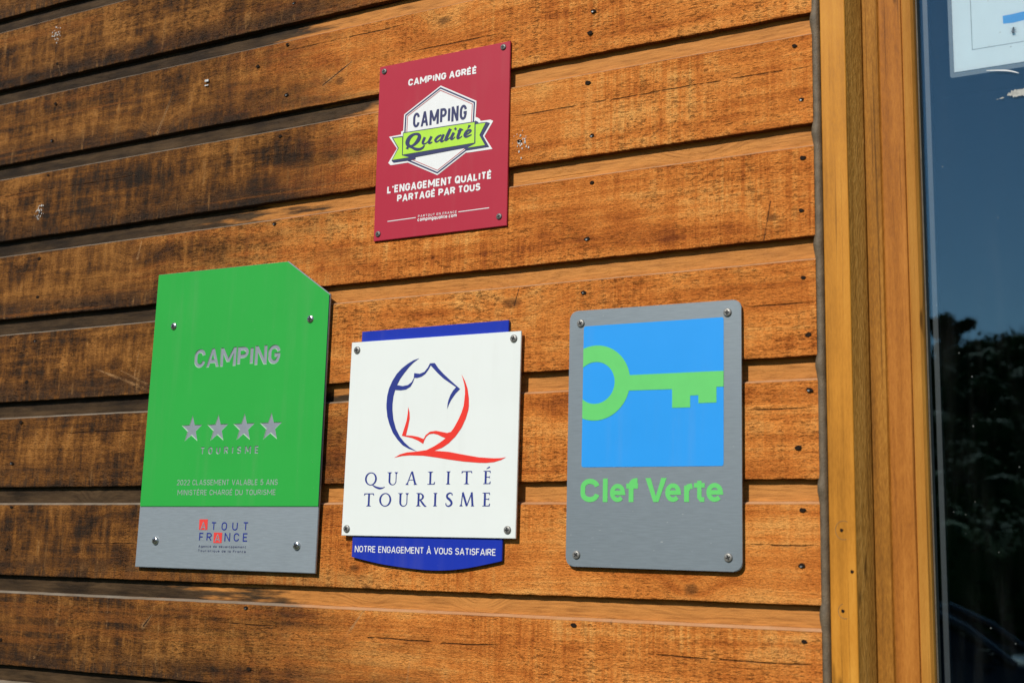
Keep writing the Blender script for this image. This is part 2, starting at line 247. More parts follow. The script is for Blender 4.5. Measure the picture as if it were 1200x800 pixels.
def wood_frame(name, dark, mid, light, vscale=1.0, rough=.5, bumpd=.0004, fuzz=.25):
    t = NT(name); P = t.obj()
    g = t.noise(P, (130 * vscale, 130 * vscale, 3.2), 6, .62)
    b = t.noise(P, (34, 30, 1.1), 3)
    f = t.noise(P, (600, 600, 120), 3, .65)
    pt = t.noise(P, (16, 16, 7), 4)
    v = t.add(t.add(t.mul(g, .34), t.mul(b, .22)), t.add(t.mul(f, fuzz), t.mul(pt, .44 - fuzz)))
    v = t.add(t.mul(t.sub(v, .5), 1.5), .5)
    c = t.ramp(v, [(.30, dark), (.50, mid), (.68, light)])
    line = t.step(t.noise(P, (420, 420, 3.2), 3), .60, .68)
    c = t.mix(t.mul(t.step(t.noise(P, (55, 55, 11), 2), .70, .78), .8), c, tuple(x * .25 for x in dark))
    c = t.mix(t.mul(line, .55), c, tuple(x * .3 for x in dark))
    t.set(Base_Color=c, Roughness=t.add(rough, t.mul(f, .2)), Normal=t.bump(t.add(g, f), bumpd))
    t.put(t.b.inputs['Specular IOR Level'], .14)
    return t.m

def panel_paint(name, col, rough=.32, vary=.03):
    t = NT(name); P = t.obj()
    n = t.noise(P, 9, 4); d = t.noise(P, 380, 2)
    c = t.mix(t.step(n, .25, .75), tuple(x * (1 - vary) for x in col), tuple(min(1, x * (1 + vary)) for x in col))
    c = t.mix(t.mul(t.step(d, .74, .80), .5), c, tuple(.5 * x + .25 for x in col))
    c = t.mix(t.mul(t.step(t.add(t.mul(t.noise(P, 6, 4), .5), t.mul(t.noise(P, (70, 70, 4), 4), .5)), .48, .72), .07), c, (.34, .31, .26))
    t.set(Base_Color=c, Roughness=t.add(rough, t.mul(n, .12)))
    t.put(t.b.inputs['Specular IOR Level'], .22)
    t.put(t.b.inputs['Normal'], t.bump(t.noise(P, 14, 2), .0004))
    return t.m

def brushed(name, col, metal=.55, rough=.42):
    t = NT(name); P = t.obj()
    n = t.noise(P, (40, 40, 1700), 5, .65); n2 = t.noise(P, (60, 60, 600), 3)
    sc = t.step(t.noise(P, (120, 120, 420), 2), .71, .77)
    v = t.add(t.mul(n, .6), t.mul(n2, .4))
    c = t.mix(t.step(v, .32, .68), tuple(x * .90 for x in col), tuple(x * 1.09 for x in col))
    c = t.mix(t.mul(sc, .5), c, (.62, .64, .62))
    c = t.mix(t.mul(t.step(t.noise(P, 16, 4), .52, .75), .12), c, tuple(x * .6 for x in col))
    t.set(Base_Color=c, Roughness=t.add(rough, t.mul(n, .15)), Metallic=metal, Normal=t.bump(n, .00004))
    return t.m

def glass_mat():
    t = NT('window_glass'); P = t.obj()
    fr = t.new('ShaderNodeFresnel'); bf = t.new('ShaderNodeNewGeometry').outputs['Backfacing']
    t.put(fr.inputs['IOR'], t.step(bf, 0.0, 1.0, 1.5, 1 / 1.5))
    tr = t.new('ShaderNodeBsdfTransparent'); tr.inputs['Color'].default_value = (.95, .97, .97, 1)
    gl = t.new('ShaderNodeBsdfGlossy'); gl.inputs['Roughness'].default_value = 0.0
    gl.inputs['Color'].default_value = (.60, .90, .98, 1)
    t.put(gl.inputs['Normal'], t.bump(t.noise(P, 3.0, 2), .0006, .6))
    f = t.mul(fr.outputs[0], 3.3)
    mx = t.new('ShaderNodeMixShader'); t.put(mx.inputs[0], f); t.put(mx.inputs[1], tr.outputs[0]); t.put(mx.inputs[2], gl.outputs[0])
    # dust and small scuffs on the pane
    df = t.new('ShaderNodeBsdfDiffuse'); df.inputs['Color'].default_value = (.5, .52, .5, 1)
    vo = t.new('ShaderNodeTexVoronoi'); t.put(vo.inputs['Vector'], t.vmath('ADD', P, (0, 0, 0))); vo.inputs['Scale'].default_value = 95
    sep = t.new('ShaderNodeSeparateColor'); t.put(sep.inputs[0], vo.outputs['Color'])
    spots = t.mul(t.step(vo.outputs['Distance'], .03, .085, 1, 0), t.step(sep.outputs[0], .80, .86))
    haze = t.mul(t.step(t.noise(P, (60, 60, 8), 4), .45, .9), .012)
    mk = t.math('MINIMUM', t.add(t.mul(spots, .6), haze), 1.0)
    m2 = t.new('ShaderNodeMixShader'); t.put(m2.inputs[0], mk); t.put(m2.inputs[1], mx.outputs[0]); t.put(m2.inputs[2], df.outputs[0])
    t.t.links.new(m2.outputs[0], t.out.inputs['Surface'])
    return t.m

def film_mat(name, col, alpha):
    t = NT(name)
    t.set(Base_Color=col, Roughness=.35, Alpha=alpha)
    return t.m

def foliage(name, a, b):
    t = NT(name)
    n = t.noise(t.obj(), .45, 4)
    t.set(Base_Color=t.mix(t.step(n, .35, .65), a, b), Roughness=.75)
    t.put(t.b.inputs['Specular IOR Level'], .03)
    return t.m

CRACKS = [(-0.7363, -0.3504, 2.1525, 0.007), (-0.4391, -0.3549, 1.8867, 0.007), (-0.4379, -0.3532, 1.7731, 0.007), (-0.4389, -0.3521, 1.6296, 0.007), (-0.9439, -0.7262, 1.5099, 0.007), (-0.5525, -0.356, 1.5096, 0.007), (-1.1066, -0.9006, 2.3066, 0.007), (-0.7314, -0.5931, 2.068, 0.007), (-1.6715, -1.3731, 2.1606, 0.007), (-1.4317, -1.3079, 1.6184, 0.007), (-1.1588, -1.0518, 1.5174, 0.007), (-1.4782, -1.3242, 1.7773, 0.007), (-0.892, -0.7495, 2.2666, 0.007)]
GASHES = [(-1.0337, 2.2443, -0.9863, 2.2706, 0.003, 1), (-1.338, 2.2205, -1.3116, 2.2803, 0.0028, 1), (-1.4717, 1.4888, -1.4772, 1.5173, 0.0016, 0), (-1.4988, 1.4539, -1.4717, 1.4888, 0.0016, 0), (-1.3135, 1.834, -1.4243, 1.8706, 0.003, 0), (-1.3125, 1.8401, -1.372, 1.8653, 0.0024, 0), (-1.3615, 1.5465, -1.3598, 1.5022, 0.0014, 0), (-0.9505, 1.5102, -0.9228, 1.5444, 0.0018, 0), (-0.4123, 1.9588, -0.4042, 2.0036, 0.0022, 2), (-0.7232, 1.9111, -0.7125, 1.9483, 0.0012, 2), (-0.8571, 1.4618, -0.8537, 1.4928, 0.0018, 0), (-0.5003, 1.5497, -0.5062, 1.5666, 0.0025, 2), (-0.5907, 1.5431, -0.5951, 1.5634, 0.0022, 2), (-1.3441, 1.8564, -1.3394, 1.891, 0.0012, 0), (-1.3576, 2.0306, -1.3517, 2.0558, 0.002, 0), (-1.2909, 1.5075, -1.2767, 1.523, 0.0035, 1), (-1.5551, 2.3462, -1.571, 2.3805, 0.0014, 1)]
M = dict(
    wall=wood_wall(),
    batten=wood_frame('golden_batten_wood', (.34, .132, .012), (.57, .232, .025), (.69, .315, .044), .7, .42, .0002, .14),
    chamfer=wood_frame('rough_brown_wood', (.25, .110, .018), (.46, .22, .040), (.68, .36, .09), .5, .6, .0012, .36),
    jamb=wood_frame('fuzzy_brown_wood', (.17, .066, .009), (.34, .137, .018), (.50, .225, .038), .6, .55, .0005, .3),
    stile=wood_frame('reddish_brown_wood', (.20, .064, .009), (.39, .136, .019), (.53, .205, .034), .8, .5, .0004, .22),
    bead=wood_frame('orange_bead_wood', (.26, .10, .014), (.43, .175, .025), (.54, .245, .042), 1.0, .45, .0003, .1),
    nail=plain('dark_nail', (.020, .012, .008), .8, 0, .1),
    nailtip=plain('worn_nail_steel', (.30, .30, .29), .4, .7),
    fleck=plain('old_filler_paint', (.62, .60, .55), .8, vary=.15, scale=300),
    plug=plain('plug_gap_line', (.22, .12, .04), .7, vary=.3, scale=200),
    seal=plain('grey_sealant', (.135, .100, .060), .6, vary=.22, scale=90, bump=.0008),
    gasket=plain('black_rubber', (.012, .012, .012), .5),
    spacer=plain('dull_spacer_metal', (.075, .08, .085), .5, .2),
    lining=plain('dark_interior_lining', (.030, .034, .030), .9, spec=.1),
    roof=plain('dark_roof_felt', (.06, .055, .05), .9),
    glass=glass_mat(),
    green=panel_paint('green_enamel', (.027, .390, .056), .42, .02),
    alu=brushed('satin_aluminium', (.30, .345, .375), .35, .45),
    engrave=plain('engraved_grey_metal', (.30, .33, .37), .42, .2, vary=.05, scale=60),
    etch=plain('pale_etched_metal', (.37, .46, .41), .42, .2, vary=.05, scale=60),
    core=plain('pale_laminate_core', (.42, .62, .44), .5, vary=.03),
    clef=brushed('brushed_aluminium', (.215, .255, .28), .35, .42),
    red=panel_paint('crimson_enamel', (.445, .024, .050), .40, .02),
    white=panel_paint('white_enamel', (.80, .84, .81), .30, .012),
    blue=panel_paint('royal_blue_enamel', (.013, .036, .40), .3, .03),
    sky=panel_paint('bright_blue_print', (.025, .33, .86), .35, .02),
    lime=plain('lime_print', (.46, .78, .045), .4, vary=.03),
    navy=plain('navy_print', (.018, .022, .105), .45, vary=.04),
    inkblue=plain('deep_blue_print', (.014, .030, .245), .45, vary=.04),
    inkred=plain('scarlet_print', (.86, .035, .018), .4, vary=.03),
    inkwhite=plain('white_print', (.82, .83, .82), .45, vary=.02),
    hexred=plain('fine_red_print', (.50, .07, .09), .5, vary=.03),
    keygreen=plain('key_green_print', (.13, .62, .15), .4, vary=.02),
    logored=plain('logo_red_print', (.78, .055, .045), .45, vary=.04),
    zinc=plain('dull_zinc', (.30, .29, .265), .42, .45, vary=.25, scale=400),
    darkzinc=plain('tarnished_zinc', (.17, .165, .155), .5, .4, vary=.3, scale=400),
    steel=plain('bright_steel', (.62, .62, .60), .22, .9, vary=.12, scale=300),
    stapled=plain('pale_staple_steel', (.62, .62, .61), .45, .2, vary=.3, scale=500),
    black=plain('black_recess', (.010, .010, .010), .7),
    paper=plain('white_paper', (.88, .90, .90), .8, vary=.015),
    sleeve=film_mat('plastic_sleeve', (.35, .40, .43), .38),
    paperblue=plain('light_blue_print', (.055, .36, .78), .6, vary=.02),
    thinink=plain('grey_ink', (.13, .16, .17), .6),
    fly=plain('fly_black', (.015, .014, .013), .4),
    wing=film_mat('fly_wing', (.25, .25, .25), .35),
    tape=plain('milky_tape', (.66, .68, .68), .5, vary=.1, scale=300),
    residue=plain('sticker_residue', (.42, .42, .38), .9, vary=.2, scale=300),
    bark=plain('bark', (.10, .07, .05), .9, vary=.3, scale=6),
    leaf=foliage('tree_leaves', (.014, .028, .008), (.035, .060, .014)),
    wood=foliage('wood_leaves', (.013, .032, .009), (.034, .068, .015)),
    grass=foliage('grass_ground', (.030, .050, .014), (.055, .075, .024)),
    carpaint=plain('dark_car_paint', (.045, .048, .052), .2, .4),
    carglass=plain('car_glass', (.012, .015, .016), .05),
    tyre=plain('tyre_rubber', (.02, .02, .02), .8),
    rim=plain('rim_metal', (.4, .4, .4), .35, .8),
    lamp=plain('lamp_lens', (.6, .62, .62), .1),
)

# ------------------------------------------------------------------ object helpers
def link(name, me, mat, parent=None):
    o = bpy.data.objects.new(name, me); COL.objects.link(o)
    if mat is not None and not me.materials: me.materials.append(mat)
    if parent is not None: o.parent = parent
    return o
def raw(name, v, f, mat, parent=None, smooth=False):
    me = bpy.data.meshes.new(name); me.from_pydata([tuple(p) for p in v], [], [tuple(q) for q in f]); me.update()
    if smooth: me.polygons.foreach_set('use_smooth', [True] * len(me.polygons))
    return link(name, me, mat, parent)
def frombm(name, bm, mat, parent=None, smooth=False):
    me = bpy.data.meshes.new(name); bmesh.ops.recalc_face_normals(bm, faces=bm.faces); bm.to_mesh(me); bm.free()
    if smooth: me.polygons.foreach_set('use_smooth', [True] * len(me.polygons))
    return link(name, me, mat, parent)
def tag(o, label=None, cat=None, group=None, kind=None):
    for k, v in (('label', label), ('category', cat), ('group', group), ('kind', kind)):
        if v: o[k] = v
    return o
def empty(name, loc):
    o = bpy.data.objects.new(name, None); COL.objects.link(o); o.location = loc; o.empty_display_size = .05
    return o
def box(bm, x0, x1, y0, y1, z0, z1, bev=0):
    r = bmesh.ops.create_cube(bm, size=1)
    vs = r['verts']
    for v in vs:
        v.co = Vector(((x0 + x1) / 2 + v.co.x * (x1 - x0), (y0 + y1) / 2 + v.co.y * (y1 - y0), (z0 + z1) / 2 + v.co.z * (z1 - z0)))
    if bev:
        es = list({e for v in vs for e in v.link_edges})
        bmesh.ops.bevel(bm, geom=es, offset=bev, segments=2, affect='EDGES')

# ---- flat artwork: union / clip / cut of polygons by constrained triangulation
def ccw(p):
    a = sum(p[i][0] * p[(i + 1) % len(p)][1] - p[(i + 1) % len(p)][0] * p[i][1] for i in range(len(p)))
    return (list(p) if a > 0 else list(reversed(p))), abs(a)
def region(adds, clip=None, cut=None):
    V, F, tagl = [], [], []
    for grp, polys in ((0, adds), (1, clip or []), (2, cut or [])):
        for p in polys:
            q, a = ccw([(float(x), float(y)) for x, y in p])
            if a < 1e-7: continue
            b = len(V); V += [Vector(c) for c in q]; F.append(list(range(b, b + len(q)))); tagl.append(grp)
    vo, eo, fo, _, _, of = delaunay_2d_cdt(V, [], F, 0, 1e-5)
    keep = []
    tot = sum(ccw(p)[1] for p in adds) / 2
    for f, o in zip(fo, of):
        g = {tagl[k] for k in o}
        if 0 in g and (not clip or 1 in g) and 2 not in g: keep.append(f)
    ar = sum(abs((vo[f[1]] - vo[f[0]]).cross(vo[f[2]] - vo[f[0]])) for f in keep) / 2
    if ar > tot * 1.02: raise ValueError('union failed')
    used = sorted({i for f in keep for i in f}); mp = {k: i for i, k in enumerate(used)}
    return [(vo[k][0], vo[k][1]) for k in used], [[mp[i] for i in f] for f in keep]
def sheet(name, reg, y, mat, parent):
    v, f = reg
    vv = [(a * .001, y, b * .001) for a, b in v]
    ff = []
    for q in f:
        a = ccw([v[i] for i in q])
        s = sum(v[q[i]][0] * v[q[(i + 1) % 3]][1] - v[q[(i + 1) % 3]][0] * v[q[i]][1] for i in range(3))
        ff.append(q if s > 0 else q[::-1])       # x right, z up seen from -y: counter-clockwise faces the viewer
    return raw(name, vv, ff, mat, parent)
def plate(name, poly, y0, y1, mat, parent, bev=.0005):
    """solid panel, front at y0, back at y1 (poly in mm)"""
    q, _ = ccw(poly)
    bm = bmesh.new()
    a = [bm.verts.new((x * .001, y0, z * .001)) for x, z in q]
    b = [bm.verts.new((x * .001, y1, z * .001)) for x, z in q]
    ff = bm.faces.new(a); bm.faces.new(b[::-1])
    n = len(q)
    for i in range(n):
        bm.faces.new((a[i], b[i], b[(i + 1) % n], a[(i + 1) % n]))
    if bev: bmesh.ops.bevel(bm, geom=list(ff.edges), offset=bev, segments=2, affect='EDGES')
    return frombm(name, bm, mat, parent)
def roundpoly(p, r, n=8):
    out = []
    for i in range(len(p)):
        a, b, c = Vector(p[i - 1]), Vector(p[i]), Vector(p[(i + 1) % len(p)])
        u = (a - b).normalized(); w = (c - b).normalized()
        ang = u.angle(w); d = r / math.tan(ang / 2)
        s, e = b + u * d, b + w * d
        ctr = b + (u + w).normalized() * (r / math.sin(ang / 2))
        a0 = math.atan2(s.y - ctr.y, s.x - ctr.x); a1 = math.atan2(e.y - ctr.y, e.x - ctr.x)
        da = (a1 - a0 + math.pi) % (2 * math.pi) - math.pi
        out += [(ctr.x + r * math.cos(a0 + da * k / n), ctr.y + r * math.sin(a0 + da * k / n)) for k in range(n + 1)]
    return out
def ribbon(pts, w):
    """stroke as quads; w = width or list of widths"""
    P = [Vector(p[:2]) for p in pts]
    keep = [0] + [i for i in range(1, len(P)) if (P[i] - P[i - 1]).length > 1e-4]
    W = w if isinstance(w, (list, tuple)) else [w] * len(P)
    P = [P[i] for i in keep]; W = [W[i] for i in keep]
    n = len(P); closed = (P[0] - P[-1]).length < 1e-3 and n > 3
    if closed: P = P[:-1]; W = W[:-1]; n -= 1
    L, Rr = [], []
    for i in range(n):
        d0 = (P[i] - P[i - 1]).normalized() if (i > 0 or closed) else None
        d1 = (P[(i + 1) % n] - P[i]).normalized() if (i < n - 1 or closed) else None
        if d0 is None: d0 = d1
        if d1 is None: d1 = d0
        n0 = Vector((-d0.y, d0.x)); n1 = Vector((-d1.y, d1.x)); mm = n0 + n1
        if mm.length < .2: mm = n1.copy()
        mm.normalize(); k = min(1 / max(mm.dot(n1), .3), 1.9)
        L.append(P[i] + mm * (W[i] / 2 * k)); Rr.append(P[i] - mm * (W[i] / 2 * k))
    out = []
    for i in range(n if closed else n - 1):
        j = (i + 1) % n
        out.append([L[i], Rr[i], Rr[j]]); out.append([L[i], Rr[j], L[j]])
    return out
def arc(cx, cy, rx, ry, a0, a1, n=10):
    return [(cx + rx * math.cos(R(a0 + (a1 - a0) * k / n)), cy + ry * math.sin(R(a0 + (a1 - a0) * k / n))) for k in range(n + 1)]
def smooth_line(pts, sub=5):
    """Catmull-Rom through (x, y, w) points"""
    out = []
    n = len(pts)
    cl = math.dist(pts[0][:2], pts[-1][:2]) < 1e-3
    for i in range(n - 1):
        p1, p2 = pts[i], pts[i + 1]
        p0 = pts[i - 1] if i > 0 else (pts[-2] if cl else p1)
        p3 = pts[i + 2] if i + 2 < n else (pts[1] if cl else p2)
        for k in range(sub):
            t = k / sub
            out.append(tuple(.5 * (2 * b + (c - a) * t + (2 * a - 5 * b + 4 * c - d) * t * t + (3 * b - a - 3 * c + d) * t ** 3) for a, b, c, d in zip(p0, p1, p2, p3)))
    out.append(tuple(pts[-1]))
    return out

# ---- plain stroke lettering (unit box glyphs)
O_ = arc(.5, .66, .5, .34, 0, 180) + arc(.5, .34, .5, .34, 180, 360); O_ += [O_[0]]
C_ = arc(.5, .66, .5, .34, 10, 180, 14) + arc(.5, .34, .5, .34, 180, 350, 14)
P_ = [(0, 0), (0, 1)] + arc(.52, .745, .48, .255, 90, -90) + [(0, .49)]
S_ = arc(.5, .765, .47, .235, 12, 262) + arc(.5, .265, .5, .265, 82, -165)
AC = [[(.38, 1.15), (.66, 1.30)]]
X7 = .72
o_ = arc(.5, .36, .5, .36, 0, 360, 18)
GL = {
 'A': (.70, [[(0, 0), (.5, 1), (1, 0)], [(.17, .26), (.83, .26)]]),
 'B': (.60, [[(0, 0), (0, 1)] + arc(.5, .76, .45, .24, 90, -90) + [(0, .52)], [(.5, .52)] + arc(.5, .26, .5, .26, 90, -90) + [(0, 0)]]),
 'C': (.58, [C_]), 'D': (.60, [[(0, 0), (0, 1)] + arc(.45, .62, .55, .38, 90, 0, 6) + arc(.45, .38, .55, .38, 0, -90, 6) + [(0, 0)]]),
 'E': (.50, [[(1, 1), (0, 1), (0, 0), (1, 0)], [(0, .51), (.88, .51)]]), 'F': (.48, [[(1, 1), (0, 1), (0, 0)], [(0, .49), (.86, .49)]]),
 'G': (.60, [C_[:-3] + [(1, .34), (1, .47), (.56, .47)]]), 'H': (.6, [[(0, 0), (0, 1)], [(1, 0), (1, 1)], [(0, .5), (1, .5)]]),
 'I': (.02, [[(.5, 0), (.5, 1)]]), 'L': (.46, [[(0, 1), (0, 0), (1, 0)]]),
 'M': (.92, [[(0, 0), (0, 1), (.5, .24), (1, 1), (1, 0)]]), 'N': (.62, [[(0, 0), (0, 1), (1, 0), (1, 1)]]),
 'O': (.60, [O_]), 'Q': (.60, [O_, [(.50, .32), (1.12, -.12)]]), 'P': (.56, [P_]), 'R': (.58, [P_, [(.48, .49), (1, 0)]]),
 'S': (.56, [S_]), 'T': (.58, [[(0, 1), (1, 1)], [(.5, 1), (.5, 0)]]),
 'U': (.60, [[(0, 1)] + arc(.5, .34, .5, .34, 180, 360) + [(1, 1)]]), 'V': (.66, [[(0, 1), (.5, 0), (1, 1)]]),
 '2': (.54, [arc(.5, .72, .48, .28, 165, -35, 10) + [(0, 0), (1, 0)]]), '0': (.56, [O_]),
 '5': (.54, [[(.92, 1), (.12, 1), (.06, .52)] + arc(.48, .32, .52, .32, 125, -160, 10)]),
 "'": (.02, [[(.5, 1), (.5, .74)]]), '.': (.02, [[(.5, 0), (.5, .06)]]),
 'a': (.46, [o_, [(1, X7), (1, 0)]]), 'c': (.42, [arc(.5, .36, .5, .36, 45, 315, 14)]), 'd': (.46, [o_, [(1, 1), (1, 0)]]),
 'e': (.46, [[(0, .36), (1, .36)] + arc(.5, .36, .5, .36, 0, 318, 16)]), 'g': (.46, [o_, [(1, X7), (1, -.05)] + arc(.5, -.05, .5, .22, 0, -150, 8)]),
 'i': (.02, [[(.5, 0), (.5, X7)], [(.5, .9), (.5, 1.02)]]), 'l': (.02, [[(.5, 0), (.5, 1)]]),
 'm': (.78, [[(0, 0), (0, X7)], [(0, .45)] + arc(.25, .47, .25, .25, 180, 0, 8) + [(.5, 0)], [(.5, .45)] + arc(.75, .47, .25, .25, 180, 0, 8) + [(1, 0)]]),
 'n': (.44, [[(0, 0), (0, X7)], [(0, .40)] + arc(.5, .42, .5, .30, 180, 0, 8) + [(1, 0)]]), 'o': (.48, [o_]),
 'p': (.46, [o_, [(0, X7), (0, -.27)]]), 'q': (.46, [o_, [(1, X7), (1, -.27)]]),
 'r': (.28, [[(0, 0), (0, X7)], [(0, .42), (.35, .66), (1, .70)]]), 's': (.40, [arc(.5, .545, .46, .175, 15, 262) + arc(.5, .19, .5, .19, 82, -160)]),
 't': (.30, [[(.4, .95), (.4, .12), (.62, 0), (1, 0)], [(0, X7), (1, X7)]]), 'u': (.44, [[(0, X7)] + arc(.5, .30, .5, .30, 180, 360) + [(1, X7)], [(1, .4), (1, 0)]]),
 'v': (.46, [[(0, X7), (.5, 0), (1, X7)]]), 'f': (.30, [[(.4, 0), (.4, .78)] + arc(.8, .78, .4, .22, 180, 90, 5) + [(1, 1)], [(0, X7), (1, X7)]]),
}
for a, b, c in (('É', 'E', AC), ('é', 'e', [[(.38, .88), (.70, 1.03)]]), ('È', 'E', [[(.60, 1.15), (.32, 1.30)]]), ('À', 'A', [[(.56, 1.15), (.36, 1.30)]])):
    GL[a] = (GL[b][0], GL[b][1] + c)
def text(s, spec, weight, track=.16, space=.30, narrow=1.0):
    """spec: baseline start, baseline end, cap top (mm). Returns stroke quads filling that width."""
    (x0, z0), (x1, z1), (_, zt) = spec
    h = zt - z0; w = weight * h
    adv = 0; items = []
    for i, ch in enumerate(s):
        if ch == ' ': adv += space; continue
        gw = GL[ch][0] * narrow + weight
        items.append((ch, adv, gw)); adv += gw + (track if i < len(s) - 1 else 0)
    k = (x1 - x0) / (adv * h)
    quads = []
    for ch, a, gw in items:
        gx = x0 + a * h * k; gwid = gw * h * k
        bz = z0 + (z1 - z0) * (a / max(adv, 1e-6))
        for st in GL[ch][1]:
            if ch in 'AÀMNV' and 0 <= st[0][1] <= 1 and len({v for _, v in st}) > 1:
                # slanted letters keep flat terminals on the baseline and cap line
                for (u0, v0), (u1, v1) in zip(st, st[1:]):
                    dx, dy = (u1 - u0) * (gwid - w), (v1 - v0) * h
                    hw = min(w / 2 * math.hypot(dx, dy) / abs(dy), w * .72) * (.92 if dx else 1)
                    xa, xb = gx + w / 2 + u0 * (gwid - w), gx + w / 2 + u1 * (gwid - w)
                    quads.append([(xa - hw, bz + v0 * h), (xa + hw, bz + v0 * h), (xb + hw, bz + v1 * h), (xb - hw, bz + v1 * h)])
                continue
            quads += ribbon([(gx + w / 2 + u * (gwid - w), bz + w / 2 + v * (h - w)) for u, v in st], w)
    return quads
# ---- roman serif capitals with thick and thin strokes
def serif(ch, x0, x1, z0, zt):
    h = zt - z0; tk = .165 * h; tn = .072 * h; sf = .045 * h
    X = lambda u: x0 + u * (x1 - x0)
    Y = lambda v: z0 + v * h
    def poly(*p): return [[(a, b) for a, b in p]]
    def stem(u, w=tk, a=0, b=1): return poly((X(u) - w / 2, Y(a)), (X(u) + w / 2, Y(a)), (X(u) + w / 2, Y(b)), (X(u) - w / 2, Y(b)))
    def ser(u, v, half):
        s = sf if v < .5 else -sf
        c = X(u)
        return poly((c - half, Y(v)), (c + half, Y(v)), (c + half, Y(v) + s * .7), (c - half, Y(v) + s * .7)) + \
            poly((c - half * .75, Y(v) + s * .6), (c + half * .75, Y(v) + s * .6), (c + tk * .5, Y(v) + s * 2.6), (c - tk * .5, Y(v) + s * 2.6))
    def ring(cx, cz, rx, rz, a=0, b=360, n=28):
        out = []
        f = lambda t, s: (cx + (rx - s * tk) * math.cos(t), cz + (rz - s * tn) * math.sin(t))
        for i in range(n):
            p, q = R(a + (b - a) * i / n), R(a + (b - a) * (i + 1) / n)
            out += [[f(p, 0), f(q, 0), f(q, 1), f(p, 1)]]
        return out
    out = []
    sh = .10 * h
    if ch in 'OQ':
        out += ring(X(.5), Y(.5), (x1 - x0) / 2, h * .52)
        if ch == 'Q':
            pts = [(X(.62), Y(.04), tn), (X(.9), Y(-.14), tk * .8), (X(1.25), Y(-.25), tk * .95), (X(1.50), Y(-.23), tk * .6), (X(1.70), Y(-.15), tn * .6)]
            pts = smooth_line(pts); out += ribbon(pts, [p[2] for p in pts])
    elif ch == 'I': out += stem(.5) + ser(.5, 0, (x1 - x0) / 2) + ser(.5, 1, (x1 - x0) / 2)
    elif ch == 'L':
        out += stem(.36) + ser(.36, 1, .36 * (x1 - x0)) + poly((X(0), Y(0)), (X(.94), Y(0)), (X(1), Y(.2)), (X(.92), Y(.2)), (X(.8), Y(.06)), (X(0), Y(.05)))
    elif ch == 'T':
        out += stem(.5) + ser(.5, 0, .24 * (x1 - x0)) + poly((X(.03), Y(1)), (X(.97), Y(1)), (X(1), Y(.83)), (X(.95), Y(.83)), (X(.86), Y(.935)), (X(.14), Y(.935)), (X(.05), Y(.83)), (X(0), Y(.83)))
    elif ch in 'EÉ':
        out += stem(.3) + poly((X(0), Y(0)), (X(.94), Y(0)), (X(1), Y(.2)), (X(.92), Y(.2)), (X(.8), Y(.065)), (X(0), Y(.05)))
        out += poly((X(0), Y(1)), (X(.93), Y(1)), (X(.97), Y(.83)), (X(.89), Y(.83)), (X(.8), Y(.94)), (X(0), Y(.95)))
        out += poly((X(.3), Y(.55)), (X(.78), Y(.55)), (X(.86), Y(.63)), (X(.86), Y(.40)), (X(.78), Y(.49)), (X(.3), Y(.49)))
        if ch == 'É': out += poly((X(.36), Y(1.15)), (X(.74), Y(1.33)), (X(.90), Y(1.25)), (X(.42), Y(1.13)))
    elif ch == 'U':
        a = X(.22) - tk / 2; b = X(.84) + tn / 2; cx = (a + b) / 2; rx = (b - a) / 2
        out += stem(.22, tk, .3, 1) + stem(.84, tn, .3, 1) + ser(.22, 1, .22 * (x1 - x0)) + ser(.84, 1, .16 * (x1 - x0))
        n = 16
        fo = lambda t: (cx + rx * math.cos(t), Y(.3) + .32 * h * math.sin(t))
        fi = lambda t: (cx + (tk - tn) / 2 + (rx - (tk + tn) / 2) * math.cos(t), Y(.3) + .255 * h * math.sin(t))
        for i in range(n):
            p, q = math.pi * (1 + i / n), math.pi * (1 + (i + 1) / n)
            out += [[fo(p), fo(q), fi(q), fi(p)]]
    elif ch == 'A':
        out += ribbon([(X(.10), Y(.0)), (X(.50), Y(1.03))], tn * 1.1) + ribbon([(X(.52), Y(1.03)), (X(.86), Y(.0))], tk * 1.0)
        out += poly((X(.25), Y(.35)), (X(.72), Y(.35)), (X(.72), Y(.40)), (X(.25), Y(.40))) + ser(.11, 0, .14 * (x1 - x0)) + ser(.86, 0, .16 * (x1 - x0))
    elif ch == 'M':
        out += ribbon([(X(.11), Y(0)), (X(.20), Y(1.02))], tn * 1.1) + ribbon([(X(.20), Y(1.03)), (X(.50), Y(.02))], tk) + ribbon([(X(.50), Y(.02)), (X(.82), Y(1.03))], tn * 1.1) + ribbon([(X(.81), Y(1.03)), (X(.89), Y(0))], tk)
        out += ser(.11, 0, .11 * (x1 - x0)) + ser(.89, 0, .11 * (x1 - x0))
    elif ch == 'R':
        out += stem(.26) + ser(.26, 0, .22 * (x1 - x0)) + ser(.26, 1, .22 * (x1 - x0))
        cx = X(.34); rx = X(.76) - cx
        out += poly((X(.26), Y(1)), (cx, Y(1)), (cx, Y(.95)), (X(.26), Y(.95))) + poly((X(.26), Y(.50)), (cx, Y(.50)), (cx, Y(.45)), (X(.26), Y(.45)))
        out += ring(cx, Y(.725), rx, h * .275, 90, -90, 14)
        pts = [(X(.42), Y(.48), tk * .8), (X(.68), Y(.20), tk), (X(.86), Y(.03), tk * .8), (X(1.02), Y(-.01), tn * .7)]
        out += ribbon(pts, [p[2] for p in pts])
    elif ch == 'S':
        pts = [(X(.92), Y(.80), tn), (X(.88), Y(.93), tn * 1.2), (X(.58), Y(.985), tn * 1.4), (X(.22), Y(.86), tk * .9), (X(.22), Y(.66), tk * 1.05), (X(.55), Y(.51), tk * 1.15), (X(.82), Y(.34), tk * 1.1), (X(.84), Y(.16), tk * .95), (X(.50), Y(.01), tn * 1.5), (X(.12), Y(.07), tn * 1.2), (X(.06), Y(.24), tn)]
